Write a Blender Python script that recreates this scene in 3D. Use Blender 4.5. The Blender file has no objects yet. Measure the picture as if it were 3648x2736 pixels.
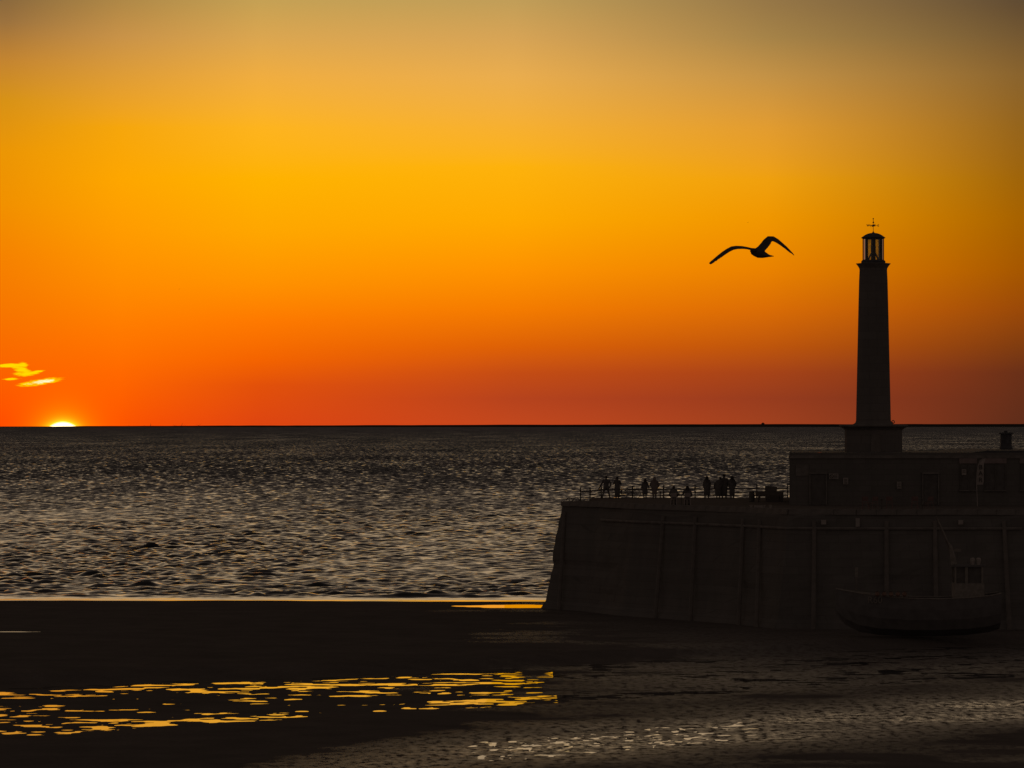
import bpy, bmesh, math, random
import numpy as np
from mathutils import Vector, Matrix

random.seed(7)
rng = np.random.default_rng(11)
R = math.radians
SC = bpy.context.scene
COL = SC.collection

# ------------------------------------------------------------------ camera
F = 15000.0            # focal length in photograph pixels (photograph 3648 x 2736)
CX, YE = 1824.0, 1508.5  # image centre column, eye level row
H = 15.3               # eye height above low-tide sea level, metres


def W(x, y, D):
    """Point at distance D seen at photograph pixel x, y."""
    return Vector(((x - CX) / F * D, D, H - (y - YE) / F * D))


def DZ(y, z):
    """Distance at which height z is seen on row y."""
    return (H - z) * F / (y - YE)


cam = bpy.data.cameras.new("camera")
cam.sensor_width = 36.0
cam.lens = 36.0 * F / 3648.0
cam.clip_start = 1.0
cam.clip_end = 120000.0
camo = bpy.data.objects.new("camera", cam)
COL.objects.link(camo)
camo.location = (0, 0, H)
camo.rotation_euler = (R(90) + math.atan((YE - 1368.0) / F), 0, 0)
SC.camera = camo

# ------------------------------------------------------------------ exposure
SC.view_settings.view_transform = 'Standard'
SC.view_settings.look = 'None'
SC.view_settings.exposure = 0.0
SC.view_settings.gamma = 1.0
SC.view_settings.use_curve_mapping = False
SC.render.engine = 'CYCLES'
SC.cycles.use_denoising = True
SC.cycles.denoiser = 'OPENIMAGEDENOISE'
SC.cycles.denoising_input_passes = 'RGB_ALBEDO_NORMAL'
SC.cycles.max_bounces = 6
SC.cycles.sample_clamp_indirect = 4.0

SUN_AZ = (230.0 - CX) / F           # radians right of +Y
SUN_EL = -(1577.5 - YE) / F         # the disc is half under the horizon


def lin(c):
    out = []
    for v in c:
        v = v / 255.0
        out.append(v / 12.92 if v <= 0.04045 else ((v + 0.055) / 1.055) ** 2.4)
    return out


# ------------------------------------------------------------------ world: dusk sky
world = bpy.data.worlds.new("World")
SC.world = world
world.use_nodes = True
NT = world.node_tree
NT.nodes.clear()


class G:
    """Small node-graph writer."""

    def __init__(self, tree):
        self.t = tree

    def n(self, kind, **kw):
        nd = self.t.nodes.new(kind)
        for k, v in kw.items():
            setattr(nd, k, v)
        return nd

    def link(self, a, b):
        self.t.links.new(a, b)

    def put(self, sock, v):
        if v is None:
            return
        if hasattr(v, 'is_linked'):
            self.link(v, sock)
        else:
            sock.default_value = v

    def m(self, op, a, b=None, c=None, clamp=False):
        nd = self.n('ShaderNodeMath', operation=op)
        nd.use_clamp = clamp
        self.put(nd.inputs[0], a)
        self.put(nd.inputs[1], b)
        self.put(nd.inputs[2], c)
        return nd.outputs[0]

    def v(self, op, a, b=None, out=0):
        nd = self.n('ShaderNodeVectorMath', operation=op)
        self.put(nd.inputs[0], a)
        if op == 'SCALE':
            self.put(nd.inputs[3], b)
        else:
            self.put(nd.inputs[1], b)
        return nd.outputs[out]

    def rng(self, x, a, b, c=0.0, d=1.0, kind='LINEAR'):
        nd = self.n('ShaderNodeMapRange')
        nd.interpolation_type = kind
        self.put(nd.inputs[0], x)
        for i, q in enumerate((a, b, c, d)):
            nd.inputs[i + 1].default_value = q
        return nd.outputs[0]

    def mix(self, f, a, b, blend='MIX'):
        nd = self.n('ShaderNodeMix', data_type='RGBA', blend_type=blend)
        nd.clamp_result = False
        self.put(nd.inputs[0], f)
        self.put(nd.inputs[6], a if hasattr(a, 'is_linked') else (*a, 1))
        self.put(nd.inputs[7], b if hasattr(b, 'is_linked') else (*b, 1))
        return nd.outputs[2]

    def ramp(self, f, stops):
        nd = self.n('ShaderNodeValToRGB')
        cr = nd.color_ramp
        while len(cr.elements) > 1:
            cr.elements.remove(cr.elements[-1])
        for i, (p, c) in enumerate(stops):
            e = cr.elements[0] if i == 0 else cr.elements.new(p)
            e.position = p
            e.color = (*c, 1)
        self.put(nd.inputs[0], f)
        return nd.outputs[0]

    def xyz(self, v):
        nd = self.n('ShaderNodeSeparateXYZ')
        self.put(nd.inputs[0], v)
        return nd.outputs

    def comb(self, x, y, z):
        nd = self.n('ShaderNodeCombineXYZ')
        for i, q in enumerate((x, y, z)):
            self.put(nd.inputs[i], q)
        return nd.outputs[0]

    def noise(self, vec, scale, detail=3.0, rough=0.55, out=0):
        nd = self.n('ShaderNodeTexNoise')
        self.put(nd.inputs['Vector'], vec)
        nd.inputs['Scale'].default_value = scale
        nd.inputs['Detail'].default_value = detail
        nd.inputs['Roughness'].default_value = rough
        return nd.outputs[out]


g = G(NT)
tc = g.n('ShaderNodeTexCoord')
dirv = g.v('NORMALIZE', tc.outputs['Generated'])
sx, sy, sz = g.xyz(dirv)
elev = g.m('ARCSINE', sz)
azim = g.m('ARCTAN2', sx, sy)
t_el = g.m('DIVIDE', elev, YE / F)

SKY = [  # column of the photograph, then (row, colour)
    (30, [(0, (134, 102, 60)), (92, (156, 114, 62)), (229, (196, 133, 48)), (366, (216, 146, 22)), (550, (236, 150, 4)),
          (733, (242, 145, 0)), (916, (246, 131, 0)), (1100, (247, 119, 0)), (1283, (250, 103, 0)), (1500, (255, 76, 0))]),
    (430, [(0, (172, 134, 70)), (137, (200, 146, 72)), (275, (222, 156, 54)), (458, (246, 166, 12)), (641, (254, 166, 0)),
           (825, (255, 155, 0)), (1008, (255, 140, 0)), (1191, (255, 120, 0)), (1329, (255, 104, 0)), (1500, (252, 82, 0))]),
    (930, [(0, (196, 160, 84)), (137, (219, 166, 80)), (275, (240, 173, 64)), (458, (254, 180, 30)), (641, (255, 178, 0)),
           (825, (255, 166, 0)), (1008, (255, 145, 0)), (1145, (254, 121, 0)), (1283, (244, 99, 0)), (1374, (226, 80, 10)),
           (1500, (222, 70, 16))]),
    (1830, [(0, (192, 157, 88)), (137, (215, 164, 86)), (275, (234, 173, 78)), (458, (247, 176, 48)), (595, (254, 178, 12)),
            (779, (255, 169, 0)), (962, (254, 146, 0)), (1100, (245, 124, 0)), (1237, (221, 96, 6)), (1329, (196, 76, 20)),
            (1420, (182, 67, 29)), (1500, (192, 71, 30))]),
    (2730, [(0, (148, 117, 70)), (137, (166, 131, 72)), (275, (196, 146, 70)), (458, (226, 156, 48)), (641, (240, 160, 14)),
            (779, (240, 150, 0)), (962, (234, 130, 0)), (1100, (219, 109, 5)), (1237, (190, 85, 12)), (1329, (166, 67, 24)),
            (1420, (151, 60, 30)), (1500, (158, 64, 31))]),
    (3618, [(0, (92, 72, 50)), (137, (116, 88, 50)), (275, (138, 100, 46)), (458, (150, 101, 28)), (641, (160, 101, 10)),
            (779, (168, 99, 0)), (962, (167, 88, 0)), (1100, (156, 74, 8)), (1237, (128, 60, 16)), (1329, (106, 48, 24)),
            (1500, (96, 45, 26))]),
]
cols = []
for x, st in SKY:
    cols.append(((x - CX) / F, g.ramp(t_el, sorted([((YE - y) / YE, lin(c)) for y, c in st]))))
sky = cols[0][1]
for (a0, _), (a1, c1) in zip(cols, cols[1:]):
    sky = g.mix(g.rng(azim, a0, a1), sky, c1)
# above the picture: the glow thins into grey-blue dusk overhead
high = g.ramp(g.m('SQRT', g.m('MAXIMUM', g.m('DIVIDE', elev, math.pi / 2), 0.0)),
              [(0.0, (0.56, 0.42, 0.20)), (0.254, (0.66, 0.46, 0.21)), (0.298, (0.82, 0.57, 0.32)), (0.365, (0.72, 0.515, 0.31)),
               (0.435, (0.29, 0.215, 0.145)), (0.527, (0.110, 0.082, 0.066)), (0.667, (0.046, 0.036, 0.032)), (1.0, (0.032, 0.026, 0.024))])
sky = g.mix(g.rng(elev, 0.096, 0.16, kind='SMOOTHSTEP'), sky, high)
# away from the sunset: the dusk side of the sky
dusk = g.ramp(g.m('SQRT', g.m('MAXIMUM', g.m('DIVIDE', elev, math.pi / 2), 0.0)),
              [(0.0, (0.128, 0.097, 0.080)), (0.4, (0.102, 0.078, 0.066)), (0.6, (0.060, 0.047, 0.041)), (0.72, (0.042, 0.034, 0.031)),
               (1.0, (0.032, 0.026, 0.024))])
sky = g.mix(g.rng(g.m('ABSOLUTE', g.m('SUBTRACT', azim, -0.02)), 0.14, 1.25, kind='SMOOTHSTEP'), sky, dusk)

# px-scaled sky coordinates for the two small clouds beside the sun
pxs = g.m('MULTIPLY_ADD', azim, F, CX)
pys = g.m('MULTIPLY_ADD', elev, -F, YE)
cn = g.noise(g.comb(g.m('MULTIPLY', pxs, 0.018), g.m('MULTIPLY', pys, 0.10), 0.0), 1.0, 4.0, 0.6)
cn = g.m('SUBTRACT', cn, 0.5)
field = None
core = None
for i, (cx, cy, rx, ry, an) in enumerate([(46, 1303, 72, 8, -3), (88, 1301, 22, 11, 0), (84, 1318, 44, 13, 18), (98, 1332, 48, 11, -2), (128, 1328, 42, 6, -12),
                                           (48, 1352, 34, 5, -3), (152, 1362, 84, 12, -8)]):
    ca, sa = math.cos(R(an)), math.sin(R(an))
    dx = g.m('SUBTRACT', pxs, cx)
    dy = g.m('SUBTRACT', pys, cy)
    u = g.m('DIVIDE', g.m('ADD', g.m('MULTIPLY', dx, ca), g.m('MULTIPLY', dy, sa)), rx)
    w = g.m('DIVIDE', g.m('SUBTRACT', g.m('MULTIPLY', dy, ca), g.m('MULTIPLY', dx, sa)), ry)
    f1 = g.m('SUBTRACT', 1.0, g.m('ADD', g.m('MULTIPLY', u, u), g.m('MULTIPLY', w, w)))
    field = f1 if field is None else g.m('MAXIMUM', field, f1)
    core = f1
cf = g.m('SUBTRACT', g.noise(g.comb(g.m('MULTIPLY', pxs, 0.05), g.m('MULTIPLY', pys, 0.30), 4.0), 1.0, 3.0, 0.6), 0.5)
cn = g.m('ADD', cn, g.m('MULTIPLY', cf, 0.7))
field = g.m('ADD', field, g.m('MULTIPLY', cn, 2.0))
core = g.m('ADD', core, g.m('MULTIPLY', cn, 1.2))
sky = g.mix(g.rng(field, -0.15, 0.95, kind='SMOOTHSTEP'), sky, (1.0, 0.70, 0.0))
sky = g.mix(g.rng(core, 0.65, 1.0, kind='SMOOTHSTEP'), sky, (1.05, 0.95, 0.62))

# the setting sun itself, and the glow in the air round it
sund = (math.sin(SUN_AZ) * math.cos(SUN_EL), math.cos(SUN_AZ) * math.cos(SUN_EL), math.sin(SUN_EL))
dd = g.v('LENGTH', g.v('SUBTRACT', dirv, sund), out=1)
rim = g.m('SUBTRACT', dd, 0.00487)
halo = g.m('EXPONENT', g.m('DIVIDE', g.m('MAXIMUM', rim, 0.0), -0.0030))
sky = g.mix(1.0, sky, g.v('SCALE', (0.5, 0.26, 0.0), halo), 'ADD')
halo2 = g.m('EXPONENT', g.m('DIVIDE', g.m('MAXIMUM', rim, 0.0), -0.0007))
sky = g.mix(1.0, sky, g.v('SCALE', (0.5, 0.62, 0.02), halo2), 'ADD')
sky = g.mix(g.rng(rim, 0.0003, -0.0005, kind='SMOOTHSTEP'), sky, (3.5, 2.9, 1.6))
sky = g.mix(g.rng(elev, -0.02, -0.006), (0.02, 0.017, 0.015), sky)
bg = g.n('ShaderNodeBackground')
g.link(sky, bg.inputs[0])
bg.inputs[1].default_value = 1.0
wo = g.n('ShaderNodeOutputWorld')
g.link(bg.outputs[0], wo.inputs[0])

# ------------------------------------------------------------------ sun lamp (last rays over the horizon)
sl = bpy.data.lights.new("sun", 'SUN')
sl.energy = 0.006
sl.angle = R(12)
sl.color = (1.0, 0.50, 0.16)
slo = bpy.data.objects.new("sun", sl)
COL.objects.link(slo)
slo.rotation_euler = Vector((-math.sin(SUN_AZ), -math.cos(SUN_AZ), -math.sin(R(2.0)))).to_track_quat('-Z', 'Y').to_euler()

# ------------------------------------------------------------------ materials
MATS = {}


def mat(name, col, rough=0.85, spec=0.0, var=0.25, nscale=3.0, bump=0.0, bscale=None, metal=0.0):
    if name in MATS:
        return MATS[name]
    m = bpy.data.materials.new(name)
    m.use_nodes = True
    t = m.node_tree
    gg = G(t)
    b = t.nodes['Principled BSDF']
    geo = gg.n('ShaderNodeTexCoord')
    nz = gg.noise(geo.outputs['Object'], nscale, 5.0, 0.6)
    lo = [c * (1 - var) for c in col]
    hi = [min(1, c * (1 + var)) for c in col]
    gg.link(gg.ramp(nz, [(0.3, lo), (0.7, hi)]), b.inputs['Base Color'])
    b.inputs['Roughness'].default_value = rough
    b.inputs['Specular IOR Level'].default_value = spec
    b.inputs['Metallic'].default_value = metal
    if bump:
        bn = gg.n('ShaderNodeBump')
        bn.inputs['Strength'].default_value = bump
        bn.inputs['Distance'].default_value = 0.05
        gg.link(gg.noise(geo.outputs['Object'], bscale or nscale * 4, 5.0, 0.65), bn.inputs['Height'])
        gg.link(bn.outputs[0], b.inputs['Normal'])
    MATS[name] = m
    return m


def stone_blocks(name, col, bw, bh):
    """Weathered coursed stone: blocks, recessed joints, stains."""
    m = bpy.data.materials.new(name)
    m.use_nodes = True
    t = m.node_tree
    gg = G(t)
    b = t.nodes['Principled BSDF']
    geo = gg.n('ShaderNodeTexCoord')
    x, y, z = gg.xyz(geo.outputs['Object'])
    vec = gg.comb(gg.m('ADD', x, gg.m('MULTIPLY', y, 0.6)), z, 0.0)
    br = gg.n('ShaderNodeTexBrick')
    gg.link(vec, br.inputs['Vector'])
    br.inputs['Scale'].default_value = 1.0
    br.inputs['Brick Width'].default_value = bw
    br.inputs['Row Height'].default_value = bh
    br.inputs['Mortar Size'].default_value = 0.02
    br.inputs['Color1'].default_value = (*[c * 0.95 for c in col], 1)
    br.inputs['Color2'].default_value = (*[c * 1.05 for c in col], 1)
    br.inputs['Mortar'].default_value = (*[c * 0.86 for c in col], 1)
    st = gg.noise(gg.comb(gg.m('MULTIPLY', x, 0.9), gg.m('MULTIPLY', y, 0.9), gg.m('MULTIPLY', z, 0.22)), 0.8, 5.0, 0.65)
    c2 = gg.mix(1.0, br.outputs[0], gg.ramp(st, [(0.3, (0.90, 0.90, 0.90)), (0.7, (1.08, 1.06, 1.05))]), 'MULTIPLY')
    gg.link(c2, b.inputs['Base Color'])
    b.inputs['Roughness'].default_value = 0.95
    b.inputs['Specular IOR Level'].default_value = 0.0
    bn = gg.n('ShaderNodeBump')
    bn.inputs['Strength'].default_value = 0.15
    bn.inputs['Distance'].default_value = 0.04
    hh = gg.m('ADD', gg.m('MULTIPLY', br.outputs[1], -0.7), gg.noise(geo.outputs['Object'], 5.0, 5.0, 0.6))
    gg.link(hh, bn.inputs['Height'])
    gg.link(bn.outputs[0], b.inputs['Normal'])
    return m


M_PIER = stone_blocks('pier_stone', (0.15, 0.14, 0.13), 1.3, 0.55)
M_BUILD = stone_blocks('rendered_stone', (0.15, 0.14, 0.13), 0.9, 0.4)
M_TOWER = stone_blocks('tower_stone', (0.165, 0.15, 0.14), 1.1, 0.6)
M_CONC = mat('concrete', (0.21, 0.19, 0.17), 0.95, 0.0, 0.3, 1.2, 0.4)
M_COPE = mat('coping', (0.19, 0.172, 0.158), 0.9, 0.0, 0.25, 1.5, 0.4)
M_TIMBER = mat('timber', (0.175, 0.155, 0.14), 0.9, 0.0, 0.15, 2.0, 0.5)
M_IRON = mat('painted_iron', (0.12, 0.11, 0.10), 0.8, 0.02, 0.3, 8.0)
M_LEAD = mat('lead_roof', (0.09, 0.09, 0.095), 0.8, 0.05, 0.25, 3.0)
M_DARKIN = mat('dark_glazing', (0.125, 0.115, 0.108), 0.6, 0.0, 0.2, 2.0)
M_FASCIA = mat('fascia_paint', (0.25, 0.20, 0.19), 0.8, 0.0, 0.15, 2.0)
M_WHITE = mat('pale_paint', (0.34, 0.30, 0.275), 0.8, 0.0, 0.12, 4.0)
M_INK = mat('dark_ink', (0.06, 0.055, 0.055), 0.8, 0.0, 0.1, 4.0)
M_CANVAS = mat('pale_canvas', (0.24, 0.215, 0.19), 0.9, 0.0, 0.2, 4.0, 0.3)
M_HULL = mat('hull_paint', (0.145, 0.135, 0.132), 0.7, 0.0, 0.15, 1.5)
M_ORANGE = mat('fender_orange', (0.24, 0.15, 0.12), 0.7, 0.02, 0.25, 3.0)
M_SKIN = mat('skin', (0.30, 0.19, 0.14), 0.8, 0.0, 0.1, 8.0)
M_HAIR = mat('hair', (0.05, 0.04, 0.034), 0.8, 0.02, 0.3, 20.0)
M_JACKET = mat('dark_jacket', (0.13, 0.12, 0.115), 0.95, 0.0, 0.3, 6.0)
M_COAT = mat('brown_coat', (0.20, 0.165, 0.155), 0.95, 0.0, 0.3, 6.0)
M_TROUSER = mat('trousers', (0.13, 0.12, 0.115), 0.95, 0.0, 0.3, 6.0)
M_SHOE = mat('shoes', (0.05, 0.045, 0.04), 0.8, 0.0, 0.2, 6.0)
M_FEATHER = mat('feathers', (0.10, 0.085, 0.08), 0.95, 0.0, 0.35, 14.0)
M_PLASTIC = mat('red_plastic', (0.20, 0.13, 0.12), 0.7, 0.02, 0.15, 4.0)
M_METAL = mat('pale_metal', (0.34, 0.29, 0.27), 0.6, 0.05, 0.15, 6.0)
M_BLACK = mat('black_rubber', (0.04, 0.038, 0.036), 0.9, 0.0, 0.2, 6.0)
M_COAST = mat('far_land', (0.045, 0.042, 0.038), 1.0, 0.0, 0.3, 0.002)

# glass of the lantern
M_GLASS = bpy.data.materials.new('lantern_glass')
M_GLASS.use_nodes = True
_t = M_GLASS.node_tree
_g = G(_t)
_t.nodes.clear()
_tr = _g.n('ShaderNodeBsdfTransparent')
_tr.inputs[0].default_value = (0.80, 0.84, 0.80, 1)
_gl = _g.n('ShaderNodeBsdfGlossy')
_gl.inputs['Roughness'].default_value = 0.02
_fr = _g.n('ShaderNodeFresnel')
_fr.inputs[0].default_value = 1.5
_tcg = _g.n('ShaderNodeTexCoord')
_sm = _g.noise(_tcg.outputs['Object'], 2.0, 4.0)
_df = _g.n('ShaderNodeBsdfDiffuse')
_df.inputs[0].default_value = (0.3, 0.28, 0.25, 1)
_mx0 = _g.n('ShaderNodeMixShader')
_g.link(_g.rng(_sm, 0.35, 0.7, 0.0, 0.22), _mx0.inputs[0])
_g.link(_tr.outputs[0], _mx0.inputs[1])
_g.link(_df.outputs[0], _mx0.inputs[2])
_mx = _g.n('ShaderNodeMixShader')
_g.link(_fr.outputs[0], _mx.inputs[0])
_g.link(_mx0.outputs[0], _mx.inputs[1])
_g.link(_gl.outputs[0], _mx.inputs[2])
_ou = _g.n('ShaderNodeOutputMaterial')
_g.link(_mx.outputs[0], _ou.inputs[0])


def water_mat(name, near_amp, far_amp, d0, d1, bias_near, bias_far, rough, sc_near, film=None):
    m = bpy.data.materials.new(name)
    m.use_nodes = True
    t = m.node_tree
    gg = G(t)
    b = t.nodes['Principled BSDF']
    b.inputs['Base Color'].default_value = (0.010, 0.011, 0.011, 1)
    b.inputs['Roughness'].default_value = rough
    b.inputs['IOR'].default_value = 1.333
    geo = gg.n('ShaderNodeNewGeometry')
    P = geo.outputs['Position']
    x, y, z = gg.xyz(P)
    n1 = gg.noise(gg.comb(x, gg.m('MULTIPLY', y, 1.6), 0.0), sc_near, 3.0, 0.6, out=1)
    far_f = gg.rng(y, d0, d1, kind='SMOOTHSTEP')
    amp = gg.m('MULTIPLY_ADD', far_f, far_amp - near_amp, near_amp)
    if film:
        amp = gg.m('MULTIPLY', amp, gg.rng(y, film[0], film[1], 0.03, 1.0))
    bias = gg.m('MULTIPLY_ADD', far_f, bias_far - bias_near, bias_near)
    if film:
        bias = gg.m('MULTIPLY', bias, gg.rng(y, film[0], film[1], 0.0, 1.0))
    if far_amp > 0:
        # wind patches: long streaks of rougher and calmer water
        gust = gg.noise(gg.comb(gg.m('MULTIPLY', x, 0.02), gg.m('MULTIPLY', y, 0.004), 3.0), 1.0, 4.0, 0.6)
        fine = gg.noise(gg.comb(gg.m('MULTIPLY', x, 0.36), gg.m('MULTIPLY', y, 0.11), 9.0), 1.0, 2.5, 0.65)
        k = gg.m('ADD', gg.rng(gust, 0.3, 0.7, 0.8, 1.2), gg.m('MULTIPLY', gg.m('SUBTRACT', fine, 0.49), gg.m('MULTIPLY', gg.rng(y, 420.0, 900.0, 2.6, 4.6), gg.rng(y, 1800.0, 9000.0, 1.0, 0.4))))
        k = gg.m('MAXIMUM', k, 0.12)
        amp = gg.m('MULTIPLY', amp, k)
        bias = gg.m('MULTIPLY', bias, k)
    c = gg.v('SUBTRACT', n1, (0.5, 0.5, 0.5))
    c = gg.v('SCALE', c, gg.m('MULTIPLY', amp, 2.0))
    nx, ny, _ = gg.xyz(c)
    off = gg.comb(nx, gg.m('SUBTRACT', gg.m('MULTIPLY', gg.m('ABSOLUTE', ny), -1.0) if bias_far > 0 else ny, bias), 0.0)
    gg.link(gg.v('NORMALIZE', gg.v('ADD', geo.outputs['Normal'], off)), b.inputs['Normal'])
    return m


M_SEA = water_mat('sea_water', 0.10, 0.17, 375.0, 1600.0, 0.058, 0.275, 0.06, 1.3, (363.5, 371.0))
M_PUDDLE = water_mat('puddle_water', 0.04, 0.04, 100.0, 400.0, 0.042, 0.042, 0.03, 2.2)
M_POOL = water_mat('pool_water', 0.0035, 0.0, 100.0, 400.0, 0.0, 0.0, 0.015, 2.5)


def sand_material():
    m = bpy.data.materials.new('wet_sand')
    m.use_nodes = True
    t = m.node_tree
    gg = G(t)
    b = t.nodes['Principled BSDF']
    geo = gg.n('ShaderNodeNewGeometry')
    P = geo.outputs['Position']
    at = gg.n('ShaderNodeAttribute', attribute_name='wet')
    wet = at.outputs['Fac']
    n1 = gg.noise(P, 0.35, 5.0, 0.6)
    n2 = gg.noise(P, 6.0, 4.0, 0.7)
    dry = gg.ramp(n1, [(0.3, (0.112, 0.098, 0.088)), (0.7, (0.148, 0.128, 0.115))])
    dry = gg.mix(1.0, dry, gg.ramp(n2, [(0.3, (0.85, 0.85, 0.85)), (0.7, (1.12, 1.12, 1.12))]), 'MULTIPLY')
    gg.link(gg.mix(wet, dry, (0.075, 0.060, 0.048)), b.inputs['Base Color'])
    x, y, z = gg.xyz(P)
    spk = gg.noise(gg.comb(gg.m('MULTIPLY', x, 2.2), gg.m('MULTIPLY', y, 1.0), 0.0), 1.0, 4.0, 0.7)
    shine = gg.m('MULTIPLY', wet, gg.rng(spk, 0.42, 0.62))
    gg.link(gg.m('MULTIPLY', shine, 0.5), b.inputs['Specular IOR Level'])
    gg.link(gg.rng(shine, 0.0, 1.0, 0.5, 0.16), b.inputs['Roughness'])
    # grains and ripple faces, leaning to the shore side
    n3 = gg.noise(gg.comb(x, gg.m('MULTIPLY', y, 1.4), 0.0), 5.0, 4.0, 0.7, out=1)
    c = gg.v('SCALE', gg.v('SUBTRACT', n3, (0.5, 0.5, 0.5)), gg.rng(wet, 0.0, 0.6, 0.05, 0.26))
    nx, ny, _ = gg.xyz(c)
    off = gg.comb(nx, gg.m('SUBTRACT', gg.m('MULTIPLY', gg.m('ABSOLUTE', ny), -1.0), 0.02), 0.0)
    gg.link(gg.v('NORMALIZE', gg.v('ADD', geo.outputs['Normal'], off)), b.inputs['Normal'])
    return m


M_SAND = sand_material()

# ------------------------------------------------------------------ mesh helpers


def tag(o, label=None, cat=None, group=None, kind=None):
    if label:
        o['label'] = label
    if cat:
        o['category'] = cat
    if group:
        o['group'] = group
    if kind:
        o['kind'] = kind
    return o


def link(name, me, parent=None, loc=None):
    o = bpy.data.objects.new(name, me)
    COL.objects.link(o)
    if parent is not None:
        o.parent = parent
    if loc is not None:
        o.location = loc
    return o


def empty(name, loc=(0, 0, 0), rz=0.0):
    o = link(name, None)
    o.empty_display_size = 0.2
    o.location = loc
    o.rotation_euler = (0, 0, rz)
    return o


def mesh(name, V, Fc, m, smooth=False):
    me = bpy.data.meshes.new(name)
    me.from_pydata([tuple(v) for v in V], [], Fc)
    if m is not None:
        me.materials.append(m)
    if smooth:
        me.polygons.foreach_set('use_smooth', [True] * len(me.polygons))
    me.validate()
    me.update()
    return me


class MB:
    """Collects shapes for one mesh."""

    def __init__(self):
        self.v, self.f = [], []

    def add(self, V, Fc):
        o = len(self.v)
        self.v += [Vector(p) for p in V]
        self.f += [tuple(i + o for i in f) for f in Fc]
        return self

    def box(self, x0, x1, y0, y1, z0, z1):
        V = [(x0, y0, z0), (x1, y0, z0), (x1, y1, z0), (x0, y1, z0), (x0, y0, z1), (x1, y0, z1), (x1, y1, z1), (x0, y1, z1)]
        return self.add(V, [(0, 3, 2, 1), (4, 5, 6, 7), (0, 1, 5, 4), (1, 2, 6, 5), (2, 3, 7, 6), (3, 0, 4, 7)])

    def loft(self, path, radii, seg=10, closed=True, up=(0, 0, 1)):
        """Tube through path; radii are r or (rx, ry): rx sideways, ry along the second axis."""
        path = [Vector(p) for p in path]
        V, Fc = [], []
        n = len(path)
        for i, p in enumerate(path):
            d = (path[min(i + 1, n - 1)] - path[max(i - 1, 0)])
            d.normalize()
            ref = Vector(up)
            if abs(d.dot(ref)) > 0.92:
                ref = Vector((0, 1, 0))
            sx_ = d.cross(ref)
            if abs(d.z) > 0.92:
                sx_ = Vector((1, 0, 0)) - d * d.x
            sx_.normalize()
            sy_ = sx_.cross(d)
            r = radii[i] if isinstance(radii, (list, tuple)) else radii
            rx, ry = r if isinstance(r, (list, tuple)) else (r, r)
            for k in range(seg):
                a = 2 * math.pi * k / seg
                V.append(p + sx_ * (rx * math.cos(a)) + sy_ * (ry * math.sin(a)))
        for i in range(n - 1):
            for k in range(seg):
                a, b_ = i * seg + k, i * seg + (k + 1) % seg
                Fc.append((a, b_, b_ + seg, a + seg))
        if closed:
            Fc.append(tuple(range(seg - 1, -1, -1)))
            Fc.append(tuple((n - 1) * seg + k for k in range(seg)))
        return self.add(V, Fc)

    def bar(self, a, b_, r, seg=8):
        return self.loft([a, b_], [r, r], seg)

    def cap(self, a, b_, r0, r1, seg=10):
        """Capsule with rounded, closed ends."""
        a, b_ = Vector(a), Vector(b_)
        d = (b_ - a)
        L = max(d.length, 1e-5)
        d = d / L
        P, Rr = [], []
        for th in (80, 55, 28):
            P.append(a - d * r0 * math.sin(R(th)))
            Rr.append(r0 * math.cos(R(th)))
        P += [a, b_]
        Rr += [r0, r1]
        for th in (28, 55, 80):
            P.append(b_ + d * r1 * math.sin(R(th)))
            Rr.append(r1 * math.cos(R(th)))
        return self.loft(P, Rr, seg)

    def ball(self, c, rx, ry=None, rz=None, seg=12, rings=8):
        ry = rx if ry is None else ry
        rz = rx if rz is None else rz
        c = Vector(c)
        P, Rr = [], []
        for i in range(rings + 1):
            th = -math.pi / 2 + math.pi * i / rings
            th = max(min(th, R(86)), -R(86))
            P.append(c + Vector((0, 0, rz * math.sin(th))))
            Rr.append((rx * math.cos(th), ry * math.cos(th)))
        return self.loft(P, Rr, seg)

    def lathe(self, prof, seg=32, c=(0, 0), phase=0.0):
        """prof: (r, z) from bottom to top."""
        V, Fc = [], []
        for r, z in prof:
            for k in range(seg):
                a = 2 * math.pi * k / seg + phase
                V.append((c[0] + r * math.cos(a), c[1] + r * math.sin(a), z))
        n = len(prof)
        for i in range(n - 1):
            for k in range(seg):
                a, b_ = i * seg + k, i * seg + (k + 1) % seg
                Fc.append((a, b_, b_ + seg, a + seg))
        Fc.append(tuple(range(seg - 1, -1, -1)))
        Fc.append(tuple((n - 1) * seg + k for k in range(seg)))
        return self.add(V, Fc)

    def torus(self, c, Rm, r, axis='y', seg=28, s2=6, a0=0.0, a1=2 * math.pi):
        c = Vector(c)
        full = abs(a1 - a0 - 2 * math.pi) < 1e-6
        P = []
        for i in range(seg + (0 if full else 1)):
            a = a0 + (a1 - a0) * i / seg
            e = Vector((math.cos(a), 0, math.sin(a))) if axis == 'y' else Vector((math.cos(a), math.sin(a), 0))
            P.append((c + e * Rm, e))
        V, Fc = [], []
        ax = Vector((0, 1, 0)) if axis == 'y' else Vector((0, 0, 1))
        for p, e in P:
            for k in range(s2):
                b_ = 2 * math.pi * k / s2
                V.append(p + e * (r * math.cos(b_)) + ax * (r * math.sin(b_)))
        n = len(P)
        for i in range(n if full else n - 1):
            j = (i + 1) % n
            for k in range(s2):
                k2 = (k + 1) % s2
                Fc.append((i * s2 + k, i * s2 + k2, j * s2 + k2, j * s2 + k))
        return self.add(V, Fc)

    def build(self, name, m, parent=None, loc=None, smooth=False):
        return link(name, mesh(name, self.v, self.f, m, smooth), parent, loc)


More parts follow.
